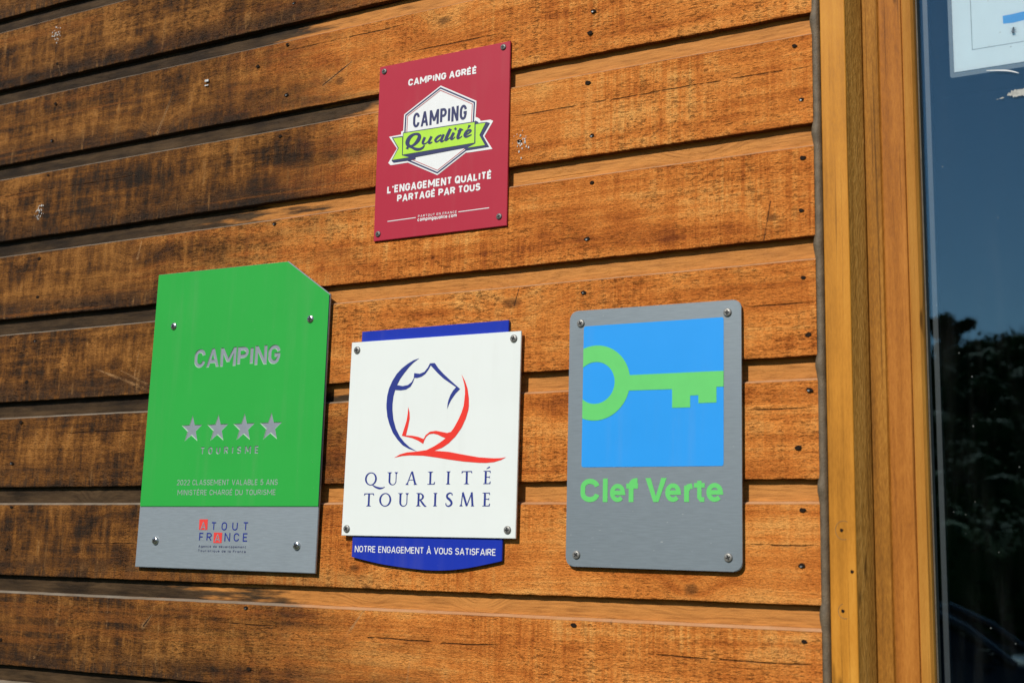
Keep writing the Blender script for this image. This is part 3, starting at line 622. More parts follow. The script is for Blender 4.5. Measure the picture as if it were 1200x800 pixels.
        pts = smooth_line(pts); out += ribbon(pts, [p[2] for p in pts])
    return out

# ---- screws
def screw(parent, x, z, y, r, dome, mat, cross=True, spin=0.3):
    prof = [(0, 0), (1, 0), (1, .25), (.93, .6), (.75, .85), (.45, .97), (.0, 1)] if dome else [(0, 0), (1, 0), (1.0, .35), (.95, .62), (.80, .90), (.66, 1), (.0, 1)]
    n = 24; v = []; f = []
    for (a, b) in prof[1:-1]:
        for k in range(n):
            t = 2 * math.pi * k / n; v.append((r * a * math.cos(t), -b * r * (.62 if dome else .42), r * a * math.sin(t)))
    rows = len(prof) - 2
    for i in range(rows - 1):
        for k in range(n):
            f.append((i * n + k, i * n + (k + 1) % n, (i + 1) * n + (k + 1) % n, (i + 1) * n + k))
    f.append(tuple((rows - 1) * n + k for k in range(n)))
    o = raw('screw', v, f, mat, parent, True); o.location = (x * .001, y, z * .001)
    d = r * (.62 if dome else .42) + .00015; a, b = r * .56, r * .17
    c = [(a, b), (b, b), (b, a), (-b, a), (-b, b), (-a, b), (-a, -b), (-b, -b), (-b, -a), (b, -a), (b, -b), (a, -b)]
    vv = [(p * math.cos(spin) - q * math.sin(spin), -d, p * math.sin(spin) + q * math.cos(spin)) for p, q in c]
    vv += [(p, q + .0004, s) for p, q, s in vv]
    ff = [tuple(range(12))] + [(i, (i + 1) % 12, 12 + (i + 1) % 12, 12 + i) for i in range(12)]
    raw('drive_recess', vv, ff, M['black'], o)
    return o

# ================================================================== SETTING
rng = random.Random(5)
# ground and hill are what the pane mirrors
def ground_h(x, y):
    d = -y
    s = min(max((d - 30) / 95, 0), 1); s = s * s * (3 - 2 * s)
    ridge = 19.2 + 1.2 * mnoise.noise(Vector((x * .022, 3, 0))) + .5 * mnoise.noise(Vector((x * .09, 9, 0))) + max(0, (x + 22) * .10) * (1 if x < 60 else 0)
    base = .12 * mnoise.noise(Vector((x * .1, y * .1, 1))) * min(1, max(0, (d - 3) / 6))
    return base + s * ridge
v = []; f = []; nx, ny = 90, 70
xs = [-260 + 520 * i / nx for i in range(nx + 1)]
ys = [40 - j * .9 if j < 60 else 40 - 54 - (j - 60) * 19 for j in range(ny + 1)]
for y in ys:
    for x in xs: v.append((x, y, ground_h(x, y)))
for j in range(ny):
    for i in range(nx):
        a = j * (nx + 1) + i; f.append((a, a + nx + 1, a + nx + 2, a + 1))
g = raw('ground', v, f, M['grass'], None, True); tag(g, kind='structure')
far = raw('terrain', [(-2500, -2500, -6), (2500, -2500, -6), (2500, 2500, -6), (-2500, 2500, -6)], [(0, 1, 2, 3)], M['grass']); tag(far, kind='structure')

def leaf_cloud(centers, radii, n_each, size, seed):
    rs = np.random.default_rng(seed)
    V = []; F = []
    for c, r in zip(centers, radii):
        n = n_each
        d = rs.normal(size=(n, 3)); d /= np.linalg.norm(d, axis=1)[:, None]
        rad = rs.random((n, 1)) ** (1 / 2.2)
        p = np.array(c) + d * rad * np.array(r)
        t1 = rs.normal(size=(n, 3)); t1 /= np.linalg.norm(t1, axis=1)[:, None]
        t2 = np.cross(t1, rs.normal(size=(n, 3))); t2 /= np.linalg.norm(t2, axis=1)[:, None]
        s = size * (.5 + rs.random((n, 1)))
        V.append(np.stack([p - t1 * s, p + t2 * s * .6, p + t1 * s, p - t2 * s * .6], 1).reshape(-1, 3))
    V = np.concatenate(V); k = len(V) // 4
    F = np.arange(k * 4).reshape(k, 4)
    return V.tolist(), F.tolist()
rs = np.random.default_rng(11)
vv, ff = [], []
ico = bmesh.new(); bmesh.ops.create_icosphere(ico, subdivisions=2, radius=1)
iv = np.array([tuple(v.co) for v in ico.verts]); ifc = [[v.index for v in q.verts] for q in ico.faces]; ico.free()
def grow(n, d0, d1, h0, h1, leaves, size, seed):
    cs, rr = [], []
    for k in range(n):
        d = d0 + (d1 - d0) * (k + rs.random()) / n
        x = -.2 + d * (-.56 + .80 * ((k * .6180339) % 1.0)); hgt = rs.uniform(h0, h1)
        cs.append((x, -d, ground_h(x, -d) + hgt * .40)); rr.append((hgt * .60, hgt * .60, hgt * .56))
    a, b = leaf_cloud(cs, rr, leaves, size, seed)
    o = len(vv); vv.extend(a); ff.extend([[o + k for k in q] for q in b])
    for c, r_ in zip(cs, rr):                   # shaded heart of each crown
        o = len(vv); w_ = 1 + .06 * rs.normal(size=(len(iv), 1))
        vv.extend((np.array(c) + iv * w_ * np.array(r_) * .70).tolist()); ff.extend([[o + k for k in q] for q in ifc])
grow(70, 19, 30, 2.6, 3.6, 1500, .085, 3)
grow(150, 30, 70, 2.6, 4.0, 700, .15, 5)
grow(300, 70, 126, 2.2, 4.2, 380, .24, 7)
tag(raw('distant_wood', vv, ff, M['wood']), 'dark wooded hillside mirrored in the window pane', 'woodland', kind='stuff')

def tube(bm, pts, rad, n=8):
    rings = []
    for i, p in enumerate(pts):
        d = (pts[min(i + 1, len(pts) - 1)] - pts[max(i - 1, 0)]).normalized()
        a = d.orthogonal().normalized(); b = d.cross(a)
        rings.append([bm.verts.new(p + (a * math.cos(2 * math.pi * k / n) + b * math.sin(2 * math.pi * k / n)) * rad[i]) for k in range(n)])
    for i in range(len(rings) - 1):
        for k in range(n):
            bm.faces.new((rings[i][k], rings[i][(k + 1) % n], rings[i + 1][(k + 1) % n], rings[i + 1][k]))
def make_tree(x, y, h, w, label, seed):
    r = random.Random(seed); gz = ground_h(x, y)
    e = empty('tree', (x, y, gz - .2)); tag(e, label, 'tree')
    bm = bmesh.new()
    tube(bm, [Vector((0, 0, 0)), Vector((.1, 0, h * .35)), Vector((.05, .1, h * .62)), Vector((0, 0, h * .85))], [w * .08, w * .065, w * .045, w * .02])
    cs, rd = [], []
    for k in range(11):
        a = r.uniform(0, 6.28); q = r.uniform(.15, .85) * w * .5; zz_ = h * r.uniform(.5, .95)
        c = Vector((math.cos(a) * q, math.sin(a) * q, zz_))
        tube(bm, [Vector((.06, .03, h * r.uniform(.35, .55))), c * .6 + Vector((0, 0, h * .22)), c], [w * .03, w * .02, w * .008], 6)
        s = w * r.uniform(.16, .26); cs.append(tuple(c)); rd.append((s, s, s * .8))
    frombm('trunk', bm, M['bark'], e, True)
    vv, ff = leaf_cloud(cs, rd, 420, w * .035, seed)
    raw('crown', vv, ff, M['leaf'], e)
make_tree(-21.3, -125, 8.2, 4.8, 'lone broad tree rising above the mirrored hill ridge at the left edge of the pane', 4)
make_tree(-25.2, -123, 6.0, 3.6, 'lower bushy tree left of the lone tree on the mirrored hill ridge', 9)

# ================================================================== CABIN
DEP = .0084                      # depth of the rebate between boards
LN = sorted(DATA['lines'])
PITCH = .1293
low = [LN[0] - PITCH * k for k in range(9, 0, -1)]
high = [LN[-1] + PITCH * k for k in range(1, 7)]
ZB = low + LN + high
cabin = empty('wooden_cabin', (-.5, .03, 0)); tag(cabin, 'timber cabin clad in horizontal orange brown boards, darkly weathered towards the left', 'cabin')
CB = Vector((-.5, .03, 0))
def cladding():
    V = []; F = []; pid = []; st = []; bv = []; zr = []
    def run(i, x0, x1, step):
        zb = ZB[i]; zt = ZB[i + 1]; r = random.Random(i * 31 + 7); yo = r.uniform(-.0006, .0006); tilt = r.uniform(-.0006, .0006)
        zs = zt - .0262
        rows = [(DEP + .003, zb, 0, 0), (.0011, zb, 0, 0), (.0003, zb + .0004, 0, 0), (0, zb + .0014, 0, 0)]
        for k in range(1, 7): rows.append((0, zb + .0014 + (zs - zb - .0014) * k / 7, 0, 0))
        rows += [(0, zs - .0006, 0, 0), (.0003, zs, 0, .8), (.0010, zs + .0009, 0, 1), (.0024, zs + .0017, 0, 1), (.0050, zs + .0024, 0, 1), (DEP - .0004, zs + .0030, .5, .6), (DEP, zs + .0036, 1, 0), (DEP, (zs + zt) / 2 + .003, 1, 0), (DEP, zt + .0025, 1, 0)]
        n = max(2, int((x1 - x0) / step)); b = len(V); m_ = len(rows)
        for a in range(n + 1):
            x = x0 + (x1 - x0) * a / n
            jb = .0006 * mnoise.noise(Vector((x * 9, i * 3.3, 0))) + .0006 * mnoise.noise(Vector((x * 70, i * 5.1, 2))) + .0022 * max(0, mnoise.noise(Vector((x * 31, i * 2.9, 6))) - .52)
            ju = .0009 * mnoise.noise(Vector((x * 3, i * 7.7, 4))) + .0003 * mnoise.noise(Vector((x * 50, i * 7.7, 4)))
            for q, (yy, z, s_, b_) in enumerate(rows):
                if q < 4: z2 = z + jb; y2 = yy + (0 if q == 0 else yo)
                elif s_ < .4: z2 = z + ju * min(1, max(0, (z - zb) / (zs - zb))) ; y2 = yy + yo + tilt * (z - zb) / PITCH
                else: z2 = z + (ju if q < m_ - 2 else 0); y2 = yy
                if 3 < q < 11: y2 += .00035 * mnoise.noise(Vector((x * 12, i * 4.4, z * 40)))
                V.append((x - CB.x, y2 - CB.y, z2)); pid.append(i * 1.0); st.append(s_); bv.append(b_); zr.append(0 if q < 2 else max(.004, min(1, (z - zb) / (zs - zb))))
        for a in range(n):
            for q in range(m_ - 1):
                c = b + a * m_ + q; F.append((c, c + m_, c + m_ + 1, c + 1))
    for i in range(len(ZB) - 1):
        vis = LN[0] - .2 < ZB[i] < LN[-1] + .1
        run(i, -4.0, -1.75, .03)
        run(i, -1.75, -.3552, .004 if vis else .03)
        run(i, .8835, 3.0, .05)
        if ZB[i] > 2.72 or ZB[i + 1] < .68: run(i, -.3568, .8835, .05)
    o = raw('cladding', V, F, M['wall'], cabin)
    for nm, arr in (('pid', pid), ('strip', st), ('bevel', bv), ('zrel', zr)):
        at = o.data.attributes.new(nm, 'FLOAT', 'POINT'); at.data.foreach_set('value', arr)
    return o
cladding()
# inner shell and roof
bm = bmesh.new()
z0, z1 = ZB[0], ZB[-1]
for a, b, c, d, e_, f_ in ((-3.98, -3.92, .02, 3.0, z0, z1), (2.92, 2.98, .02, 3.0, z0, z1), (-3.92, 2.92, 2.94, 3.0, z0, z1), (-3.92, 2.92, .05, 2.94, z0, z0 + .05), (-3.92, 2.92, .05, 2.94, z1 - .05, z1),
                          (-3.92, -.40, .020, .05, z0 + .05, z1 - .05), (.93, 2.92, .020, .05, z0 + .05, z1 - .05), (-.40, .93, .020, .05, 2.76, z1 - .05), (-.40, .93, .020, .05, z0 + .05, .62)):
    box(bm, a - CB.x, b - CB.x, c - CB.y, d - CB.y, e_, f_)
frombm('inner_lining', bm, M['lining'], cabin)
bm = bmesh.new(); box(bm, -4.2 - CB.x, 3.2 - CB.x, -.30 - CB.y, 3.2 - CB.y, z1 + .004, z1 + .12, .01); frombm('roof', bm, M['roof'], cabin)

# nails along the boards
def nail_mesh(seed):
    r = random.Random(seed); n = 14; v = []; f = []
    for ri, (s, y) in enumerate(((1.0, -.00005), (.86, -.00035), (.5, -.0002))):
        for k in range(n):
            t = 2 * math.pi * k / n; q = s * (1 + .22 * r.uniform(-1, 1))
            v.append((.0027 * q * math.cos(t), y, .0018 * q * math.sin(t)))
    for a in range(2):
        for k in range(n): f.append((a * n + k, a * n + (k + 1) % n, (a + 1) * n + (k + 1) % n, (a + 1) * n + k))
    f.append(tuple(2 * n + k for k in range(n)))
    me = bpy.data.meshes.new('nail'); me.from_pydata(v, [], f); me.materials.append(M['nail']); return me
NM = [nail_mesh(s) for s in range(5)]
tip = bpy.data.meshes.new('nail_head')
tip.from_pydata([(.0010 * math.cos(k * 1.047), -.0005, .0007 * math.sin(k * 1.047)) for k in range(6)], [], [tuple(range(6))]); tip.materials.append(M['nailtip'])
for i, (x, z) in enumerate(DATA['nails']):
    o = bpy.data.objects.new('nail', NM[i % 5]); COL.objects.link(o); o.parent = cabin
    o.location = (x - CB.x, -.0010 - CB.y, z); o.rotation_euler = (0, rng.uniform(-.25, .25), 0); s = rng.uniform(1.0, 1.4); o.scale = (s, 1, s)
    if i % 3 == 0:
        q = bpy.data.objects.new('nail_head', tip); COL.objects.link(q); q.parent = o; q.location = (-.0006, -.0002, -.0007)
# flecks of old filler around three nail holes
for i, (x, z) in enumerate(DATA['flecks']):
    r = random.Random(40 + i); v = []; f = []
    for k in range(34):
        cx, cz = r.gauss(0, .0050), r.gauss(0, .0068); b = len(v); n = r.randint(4, 6); s = r.uniform(.0003, .0015)
        for q in range(n):
            t = 6.283 * q / n; v.append((cx + s * .8 * math.cos(t) * r.uniform(.6, 1.3), -.0001 * (k % 4), cz + s * 1.3 * math.sin(t) * r.uniform(.6, 1.3)))
        f.append(tuple(range(b, b + n)))
    o = raw('paint_fleck', v, f, M['fleck'], cabin); o.location = (x - CB.x, -.0011 - CB.y, z)
# sealant bead between board ends and the window batten
bm = bmesh.new()
zz_ = [1.2 + k * .006 for k in range(int(1.45 / .006))]
pts = []; rad = []
for z in zz_:
    nb = min(ZB, key=lambda q: abs(q - .010 - z)); d = abs(nb - .010 - z)
    pts.append(Vector((-.3512 - CB.x - .0009 * math.exp(-(d / .009) ** 2), 0.0034 - CB.y - .0012 * math.exp(-(d / .009) ** 2), z))); rad.append(.0050 + .0010 * math.exp(-(d / .009) ** 2) + .0002 * mnoise.noise(Vector((z * 60, 0, 0))))
tube(bm, pts, rad, 10)
frombm('sealant_bead', bm, M['seal'], cabin, True)

# ------------------------------------------------------------------ window
win = empty('window', (0, 0, 0)); win.parent = cabin
WX0, WX1, WZ0, WZ1 = -.3428, .8700, .6633, 2.7338
def sweep(name, prof, mat):
    """mitred frame member: profile of (inset, depth) points swept round the window"""
    v = []; f = []; n = len(prof)
    cor = ((1, 1, WX0, WZ0), (-1, 1, WX1, WZ0), (-1, -1, WX1, WZ1), (1, -1, WX0, WZ1))
    for sx, sz, x, z in cor:
        for d, y in prof: v.append((x + sx * d - CB.x, y - CB.y, z + sz * d))
    # extra rings along each side keep the long quads well shaped
    for c in range(4):
        for k in range(n - 1):
            a, b = c * n + k, ((c + 1) % 4) * n + k
            f.append((a, b, b + 1, a + 1))
    return raw(name, v, f, mat, win)
X_ = lambda x: x - WX0
sweep('batten', [(0, .012), (0, -.0112), (.0008, -.012), (X_(-.3166), -.012), (X_(-.3158), -.0113), (X_(-.3157), -.006)], M['batten'])
sweep('chamfer', [(X_(-.31575), -.0105), (X_(-.3100), .0005), (X_(-.3040), .0120), (X_(-.3037), .0160)], M['chamfer'])
sweep('jamb', [(X_(-.3037), .0160), (X_(-.3030), .0153), (X_(-.2985), .0146), (X_(-.2925), .0150), (X_(-.2880), .0158), (X_(-.2862), .0180), (X_(-.2856), .0180)], M['jamb'])
sweep('stile', [(X_(-.2856), .0180), (X_(-.2852), .0150), (X_(-.2846), .0143), (X_(-.2625), .0141), (X_(-.2617), .0148), (X_(-.2615), .0165), (X_(-.2608), .0165)], M['stile'])
sweep('glazing_bead', [(X_(-.2608), .0165), (X_(-.2606), .0150), (X_(-.2600), .0147), (X_(-.2520), .0168), (X_(-.2492), .0200), (X_(-.2478), .0245)], M['bead'])
sweep('gasket', [(X_(-.2478), .0245), (X_(-.2472), .0246), (X_(-.2470), .0262), (X_(-.2462), .0265), (X_(-.2448), .0290), (X_(-.2446), .0298)], M['gasket'])
sweep('gasket_lip', [(X_(-.2472), .0240), (X_(-.2464), .0238), (X_(-.2460), .0256)], M['seal'])
sweep('spacer', [(X_(-.2425), .0350), (X_(-.2420), .0344), (X_(-.2372), .0344), (X_(-.2368), .0350), (X_(-.2368), .045)], M['spacer'])
gi = X_(-.2490)
bm = bmesh.new(); box(bm, WX0 + gi - CB.x, WX1 - gi - CB.x, .0300 - CB.y, .0335 - CB.y, WZ0 + gi, WZ1 - gi); frombm('pane', bm, M['glass'], win)
# round filler plugs and screw holes on the batten near the bottom of the picture
for (x, z) in [(-0.3301, 1.6453), (-0.3204, 1.6041), (-0.3304, 1.565)]:
    o = bpy.data.objects.new('nail', NM[2]); COL.objects.link(o); o.parent = win
    o.location = (x - CB.x, -.0122 - CB.y, z); o.scale = (.62, 1, .95)
# scribed outlines of two round plugs that closed old hinge holes
for (x, z), r_, a0, a1 in (([(-0.3301, 1.6453), (-0.3204, 1.6041), (-0.3304, 1.565)][0], 8.2, 60, 290), ([(-0.3301, 1.6453), (-0.3204, 1.6041), (-0.3304, 1.565)][2], 6.5, 110, 290)):
    o = sheet('plug_joint', region(ribbon(arc(2.0, 0, r_, r_ * 1.15, a0, a1, 24), .55)), 0, M['plug'], win); o.location = (x - CB.x, -.01215 - CB.y, z)

# ================================================================== SIGNS
def sign_root(name, key, y, label, cat='sign'):
    ox, oz = DATA[key]['o']
    e = empty(name, (ox, y, oz)); tag(e, label, cat, 'certification signs screwed to the cladding')
    return e, DATA[key]
L1, L2, L3, L4, L5 = -.0003, -.0006, -.0009, -.0012, -.0015

# ---- crimson sign
s, D = sign_root('campsite_sign', 'red', -.0035, 'crimson portrait plaque with a white hexagon and lime ribbon emblem, highest of the signs')
plate('panel', D['outline'], 0, .0028, M['red'], s, .0004)
sheet('heading', region(text('CAMPING AGRÉÉ', D['t1'], .235, .085, .30, .74)), L1, M['inkwhite'], s)
hexo = D['hex']; cx = sum(p[0] for p in hexo) / 6; cz = sum(p[1] for p in hexo) / 6
hx = lambda k: [(cx + (p[0] - cx) * k, cz + (p[1] - cz) * k) for p in hexo]
badge = sheet('emblem', region([hexo, D['lwhite'], D['rwhite']]), L1, M['inkwhite'], s)
sheet('hexagon_border', region([hx(.965)], cut=[hx(.930)]), L2, M['navy'], badge)
sheet('hexagon_line', region([hx(.902)], cut=[hx(.886)]), L2, M['hexred'], badge)
sheet('emblem_word', region(text('CAMPING', D['camping'], .165, .10, .3, .62)), L2, M['navy'], badge)
rib = D['ribbon']
inner = [(rib[0][0] + 1.2, rib[0][1] - 1.3), (rib[1][0] - 1.2, rib[1][1] - 1.3), (rib[2][0] - 1.2, rib[2][1] + 1.3), (rib[3][0] + 1.2, rib[3][1] + 1.3)]
sheet('ribbon_outline', region([rib, D['lnavy'], D['rnavy'], D['under']]), L3, M['navy'], badge)
sheet('ribbon', region([inner, D['ltail'], D['rtail']], cut=[[rib[0], (rib[0][0] + 1.2, rib[0][1]), (rib[3][0] + 1.2, rib[3][1]), rib[3]], [(rib[1][0] - 1.2, rib[1][1]), rib[1], rib[2], (rib[2][0] - 1.2, rib[2][1])]]), L4, M['lime'], badge)
qs = []
for st in D['script']:
    p = smooth_line(st); qs += ribbon(p, [q[2] for q in p])
sheet('script_word', region(qs), L5, M['navy'], badge)
sheet('slogan', region(text("L'ENGAGEMENT QUALITÉ", D['t2'], .225, .085, .30, .76) + text('PARTAGÉ PAR TOUS', D['t3'], .225, .085, .30, .76)), L1, M['inkwhite'], s)
sheet('footer', region(text('PARTOUT EN FRANCE', D['t4'], .16, .34, .5) + text('campingqualite.com', D['t5'], .19, .12)), L1, M['inkwhite'], s)
for k in ('rule1', 'rule2'): sheet('footer_rule', region(ribbon(D[k], 1.0)), L1, M['inkwhite'], s)
for i, (x, z) in enumerate(D['screws']): screw(s, x, z, 0, .0040, False, M['darkzinc'], spin=.3 + i * 1.1)

# ---- green sign
s, D = sign_root('classification_sign', 'green', -.0075, 'tall green plaque with a cut corner, four grey stars and a bare metal foot')
out = D['outline']
plate('panel', out, 0, .003, M['alu'], s, .0006)
sp = D['split']; zsp = (sp[0][1] + sp[1][1]) / 2
gp = [(out[0][0] + .7, out[0][1] - .7), (out[1][0] - .3, out[1][1] - .7), (out[2][0] - .7, out[2][1] - .4), (out[2][0] - .8, zsp), (out[4][0] + .7 + (out[0][0] - out[4][0]) * .44, zsp)]
def rim(reg, off):
    '''sloping lip round an engraved shape: (quads from floor outline to face outline)'''
    v, f = reg; cnt = {}
    for q in f:
        a = sum(v[q[i]][0] * v[q[(i + 1) % 3]][1] - v[q[(i + 1) % 3]][0] * v[q[i]][1] for i in range(3))
        q = q if a > 0 else q[::-1]
        for i in range(3): cnt[(q[i], q[(i + 1) % 3])] = 1
    bd = [e for e in cnt if (e[1], e[0]) not in cnt]
    nrm = {}
    for a, b in bd:
        d = Vector((v[b][0] - v[a][0], v[b][1] - v[a][1])).normalized(); n = Vector((d.y, -d.x))
        for k in (a, b): nrm.setdefault(k, []).append(n)
    out = {}
    for k, ns in nrm.items():
        m_ = sum(ns, Vector((0, 0)))
        m_ = m_.normalized() if m_.length > 1e-6 else ns[0]
        out[k] = Vector(v[k]) + m_ * (off / max(.45, m_.dot(ns[0])))
    return [(v[a], v[b], tuple(out[b]), tuple(out[a])) for a, b in bd]
FACE = -.0012
def engrave(name, reg, off=.75):
    sheet(name, reg, -.0002, M['engrave'], s)
    qd = rim(reg, off)
    vv, ff = [], []
    for q in qd:
        b = len(vv)
        vv += [(q[0][0] * .001, -.0002, q[0][1] * .001), (q[1][0] * .001, -.0002, q[1][1] * .001), (q[2][0] * .001, FACE, q[2][1] * .001), (q[3][0] * .001, FACE, q[3][1] * .001)]
        ff.append((b, b + 3, b + 2, b + 1))
    o = raw(name + '_edge', vv, ff, M['core'], s)
    return [[reg[0][i] for i in q] for q in reg[1]] + [list(q) for q in qd]
cuts = engrave('heading', region(text('CAMPING', D['t1'], .172, .11, .3, .80)), .6)
for x, z in D['stars']:
    st = [(x + (17.9 if k % 2 == 0 else 7.0) * math.sin(math.pi * k / 5), z - 1.0 + (17.9 if k % 2 == 0 else 7.0) * math.cos(math.pi * k / 5)) for k in range(10)]
    cuts += engrave('star', region([st]), .9)
cuts += engrave('subheading', region(text('TOURISME', D['t2'], .15, .64, .3, .8)), .35)
sheet('green_field', region([gp], cut=cuts), FACE, M['green'], s)
sheet('inscription', region(text('2022 CLASSEMENT VALABLE 5 ANS', D['t3'], .135, .13, .40, .85) + text('MINISTÈRE CHARGÉ DU TOURISME', D['t4'], .135, .13, .40, .85)), FACE - .0002, M['etch'], s)
lg = sheet('agency_logo', region(text('TOUT', D['tout'], .145, .75) + text('FR', D['fr'], .145, .45) + text('NCE', D['nce'], .145, .5)), L1, M['inkblue'], s)
sheet('logo_tile', region([D['box1'], D['box2']]), L1, M['logored'], lg)
sheet('logo_letter', region(text('A', D['a1'], .14) + text('A', D['a2'], .14)), L2, M['alu'], lg)
sheet('agency_line', region(text('Agence de développement', D['t5'], .15, .30, .6) + text('Touristique de la France', D['t6'], .15, .30, .6)), L1, M['navy'], s)
for i, (x, z) in enumerate(D['screws']): screw(s, x, z, 0, .0056, True, M['steel'], spin=.6 + i)

# ---- white and blue sign
s, D = sign_root('quality_sign', 'white', -.0080, 'white square plaque with a blue and red map emblem on a royal blue backing plate')
plate('panel', D['outline'], 0, .0028, M['white'], s, .0004)
bk = D['back']; ar = D['arc']
arcs = smooth_line([(a, b, 0) for a, b in ar], 8)
poly = [bk[0], bk[1]] + [(a, b) for a, b, _ in reversed(arcs)]
bp = plate('backing_plate', poly, .0029, .0058, M['blue'], s, .0004)
sheet('emblem_blue', region([D['blue']]), L1, M['inkblue'], s)
sheet('emblem_red', region([D['redmark']]), L1, M['inkred'], s)
qs = []
for word, key in (('QUALITÉ', 'qualite'), ('TOURISME', 'tourisme')):
    zb, zt = D[key + '_z']
    for ch, (a, b) in zip(word, D[key]): qs += serif(ch, a, b, zb, zt)
sheet('lettering', region(qs), L1, M['inkblue'], s)
sheet('motto', region(text('NOTRE ENGAGEMENT À VOUS SATISFAIRE', D['notre'], .140, .10, .36, .86)), .0029 + L1, M['inkwhite'], s)
for i, (x, z) in enumerate(D['screws']): screw(s, x, z, 0, .0048, False, M['zinc'], spin=.2 + i)

# ---- brushed metal key sign
s, D = sign_root('key_sign', 'clef', -.0065, 'brushed metal plaque with rounded corners showing a green key on a blue square')
plate('panel', roundpoly(D['outline'], 9.5), 0, .0028, M['clef'], s, .0007)
bl = roundpoly(D['blue'], 2.6)
sq = sheet('blue_square', region([bl]), L1, M['sky'], s)
kc = D['keyc']; kx, kz_ = kc[0]; ro = (kc[2][1] - kc[3][1]) / 2; ri = (kc[5][1] - kc[6][1]) / 2; zc = (kc[2][1] + kc[3][1]) / 2
full = lambda r: arc(kx, zc, r, r, 0, 360, 72)[:-1]
ringq = [[arc(kx, zc, r_, r_, t, t + 6, 1)[e] for r_, e in ((ri, 0), (ro, 0), (ro, 1), (ri, 1))] for t in range(0, 360, 6)]
sheet('key', region(ringq + [D['shaft']], clip=[bl]), L2, M['keygreen'], s)
wd = D['word']; zb = wd[0][1]; zt = D['wordtop'][0][1]
qs = []
for i, ch in enumerate('ClefVerte'):
    a, b = wd[2 * i][0], wd[2 * i + 1][0]; h = zt - zb; w = .218 * h
    if ch == 'V': qs += [[(a + u * (b - a), zb + v_ * h) for u, v_ in q_] for q_ in ([(0, 1), (.25, 1), (.5, .24), (.62, 0), (.38, 0)], [(.75, 1), (1, 1), (.62, 0), (.44, 0), (.5, .24)])]; continue
    if ch == 'l': qs += [[(a, zb), (b, zb), (b, zt), (a, zt)]]; continue
    ww = w * (.86 if ch in 'et' else 1)
    for st in GL[ch][1]:
        k = [(a + ww / 2 + u * (b - a - ww), zb + ww / 2 + v_ * (h - ww)) for u, v_ in st]
        if ch == 't': k = [(a + (ww * .5 if len(st) > 2 else 0) + u * (b - a - (ww * .6 if len(st) > 2 else 0)), zb + ww / 2 + v_ * (h - ww)) for u, v_ in st]
        if ch == 'f': k = [(a + (u if len(st) == 2 else u * .9 + .06) * (b - a), (zb if v_ == 0 else zb + ww / 2 + v_ * (h - ww))) for u, v_ in st]
        if ch == 'r' and len(st) == 2: k = [(p, zb if j == 0 else q) for j, (p, q) in enumerate(k)]
        qs += ribbon(k, ww * (.8 if (ch == 'e' and len(st) == 2) else 1))
sheet('lettering', region(qs), L1, M['keygreen'], s)
for i, (x, z) in enumerate(D['screws']): screw(s, x, z, 0, .0048, False, M['zinc'], spin=.5 + i)

# ================================================================== SMALL THINGS ON THE PANE AND WALL
nt = DATA['notice']; nx0, nz0 = nt['pts'][1][0], nt['pts'][1][2]
e = empty('notice', (nx0 + .105, .0344, nz0)); tag(e, 'white paper notice in a clear plastic sleeve behind the window pane', 'notice')
def rect(x0, x1, z0, z1): return [(x0, z0), (x1, z0), (x1, z1), (x0, z1)]
plate('paper', rect(-105, 105, 0, 297), 0, .0004, M['paper'], e, 0)
plate('sleeve', roundpoly(rect(-109.5, 109.5, -5.5, 302), 3), .0006, .0009, M['sleeve'], e, 0)
lx = (nt['frame'][1][0] - nx0) * 1000 - 105; lz = (nt['frame'][1][2] - nz0) * 1000
sheet('border_line', region([rect(lx, 105 - (lx + 105), lz, 297 - lz)], cut=[rect(lx + .55, 105 - (lx + 105) - .55, lz + .55, 297 - lz - .55)]), -.0001, M['thinink'], e)
bx = (nt['bar'][1][0] - nx0) * 1000 - 105; bz0 = (nt['bar'][1][2] - nz0) * 1000; bz1 = (nt['bar'][0][2] - nz0) * 1000
sheet('blue_bar', region([[(bx, bz0), (bx + 10, bz0 - .8), (bx + 22, bz0 + .2), (bx + 60, bz0 + 2), (bx + 60, bz1 + 3), (bx + 22, bz1 + .6), (bx + 10, bz1 - .3), (bx, bz1 - .5)]]), -.0001, M['paperblue'], e)
# fly
fx, fz = nt['fly'][0], nt['fly'][2]
e = empty('fly', (fx, .0342, fz)); tag(e, 'small black fly sitting on the white paper notice below its blue bar', 'insect')
bm = bmesh.new()
for cx, cz, rx, rz, ry in ((0, 0, .0011, .0014, .0010), (.0003, .0020, .0009, .0009, .0008), (-.0003, -.0022, .0013, .0018, .0011)):
    r_ = bmesh.ops.create_icosphere(bm, subdivisions=2, radius=1)
    for v_ in r_['verts']: v_.co = Vector((cx + v_.co.x * rx, -.0016 + v_.co.y * ry, cz + v_.co.z * rz))
frombm('body', bm, M['fly'], e, True)
for sx in (-1, 1):
    bm = bmesh.new()
    for a in (.9, .0, -.9):
        tube(bm, [Vector((0, -.0016, a * .0008)), Vector((sx * .0016, -.0019, a * .0016)), Vector((sx * .0032, -.0001, a * .0030))], [.00018, .00014, .0001], 5)
    frombm('legs', bm, M['fly'], e)
    wv = [(0, -.0025, .0004), (sx * .0009, -.0027, -.0004), (sx * .0017, -.0027, -.0030), (sx * .0010, -.0026, -.0042), (sx * .0002, -.0026, -.0034)]
    raw('wing', wv + [(a, b + .00005, c) for a, b, c in wv], [(0, 1, 2, 3, 4), (9, 8, 7, 6, 5)], M['wing'], e)
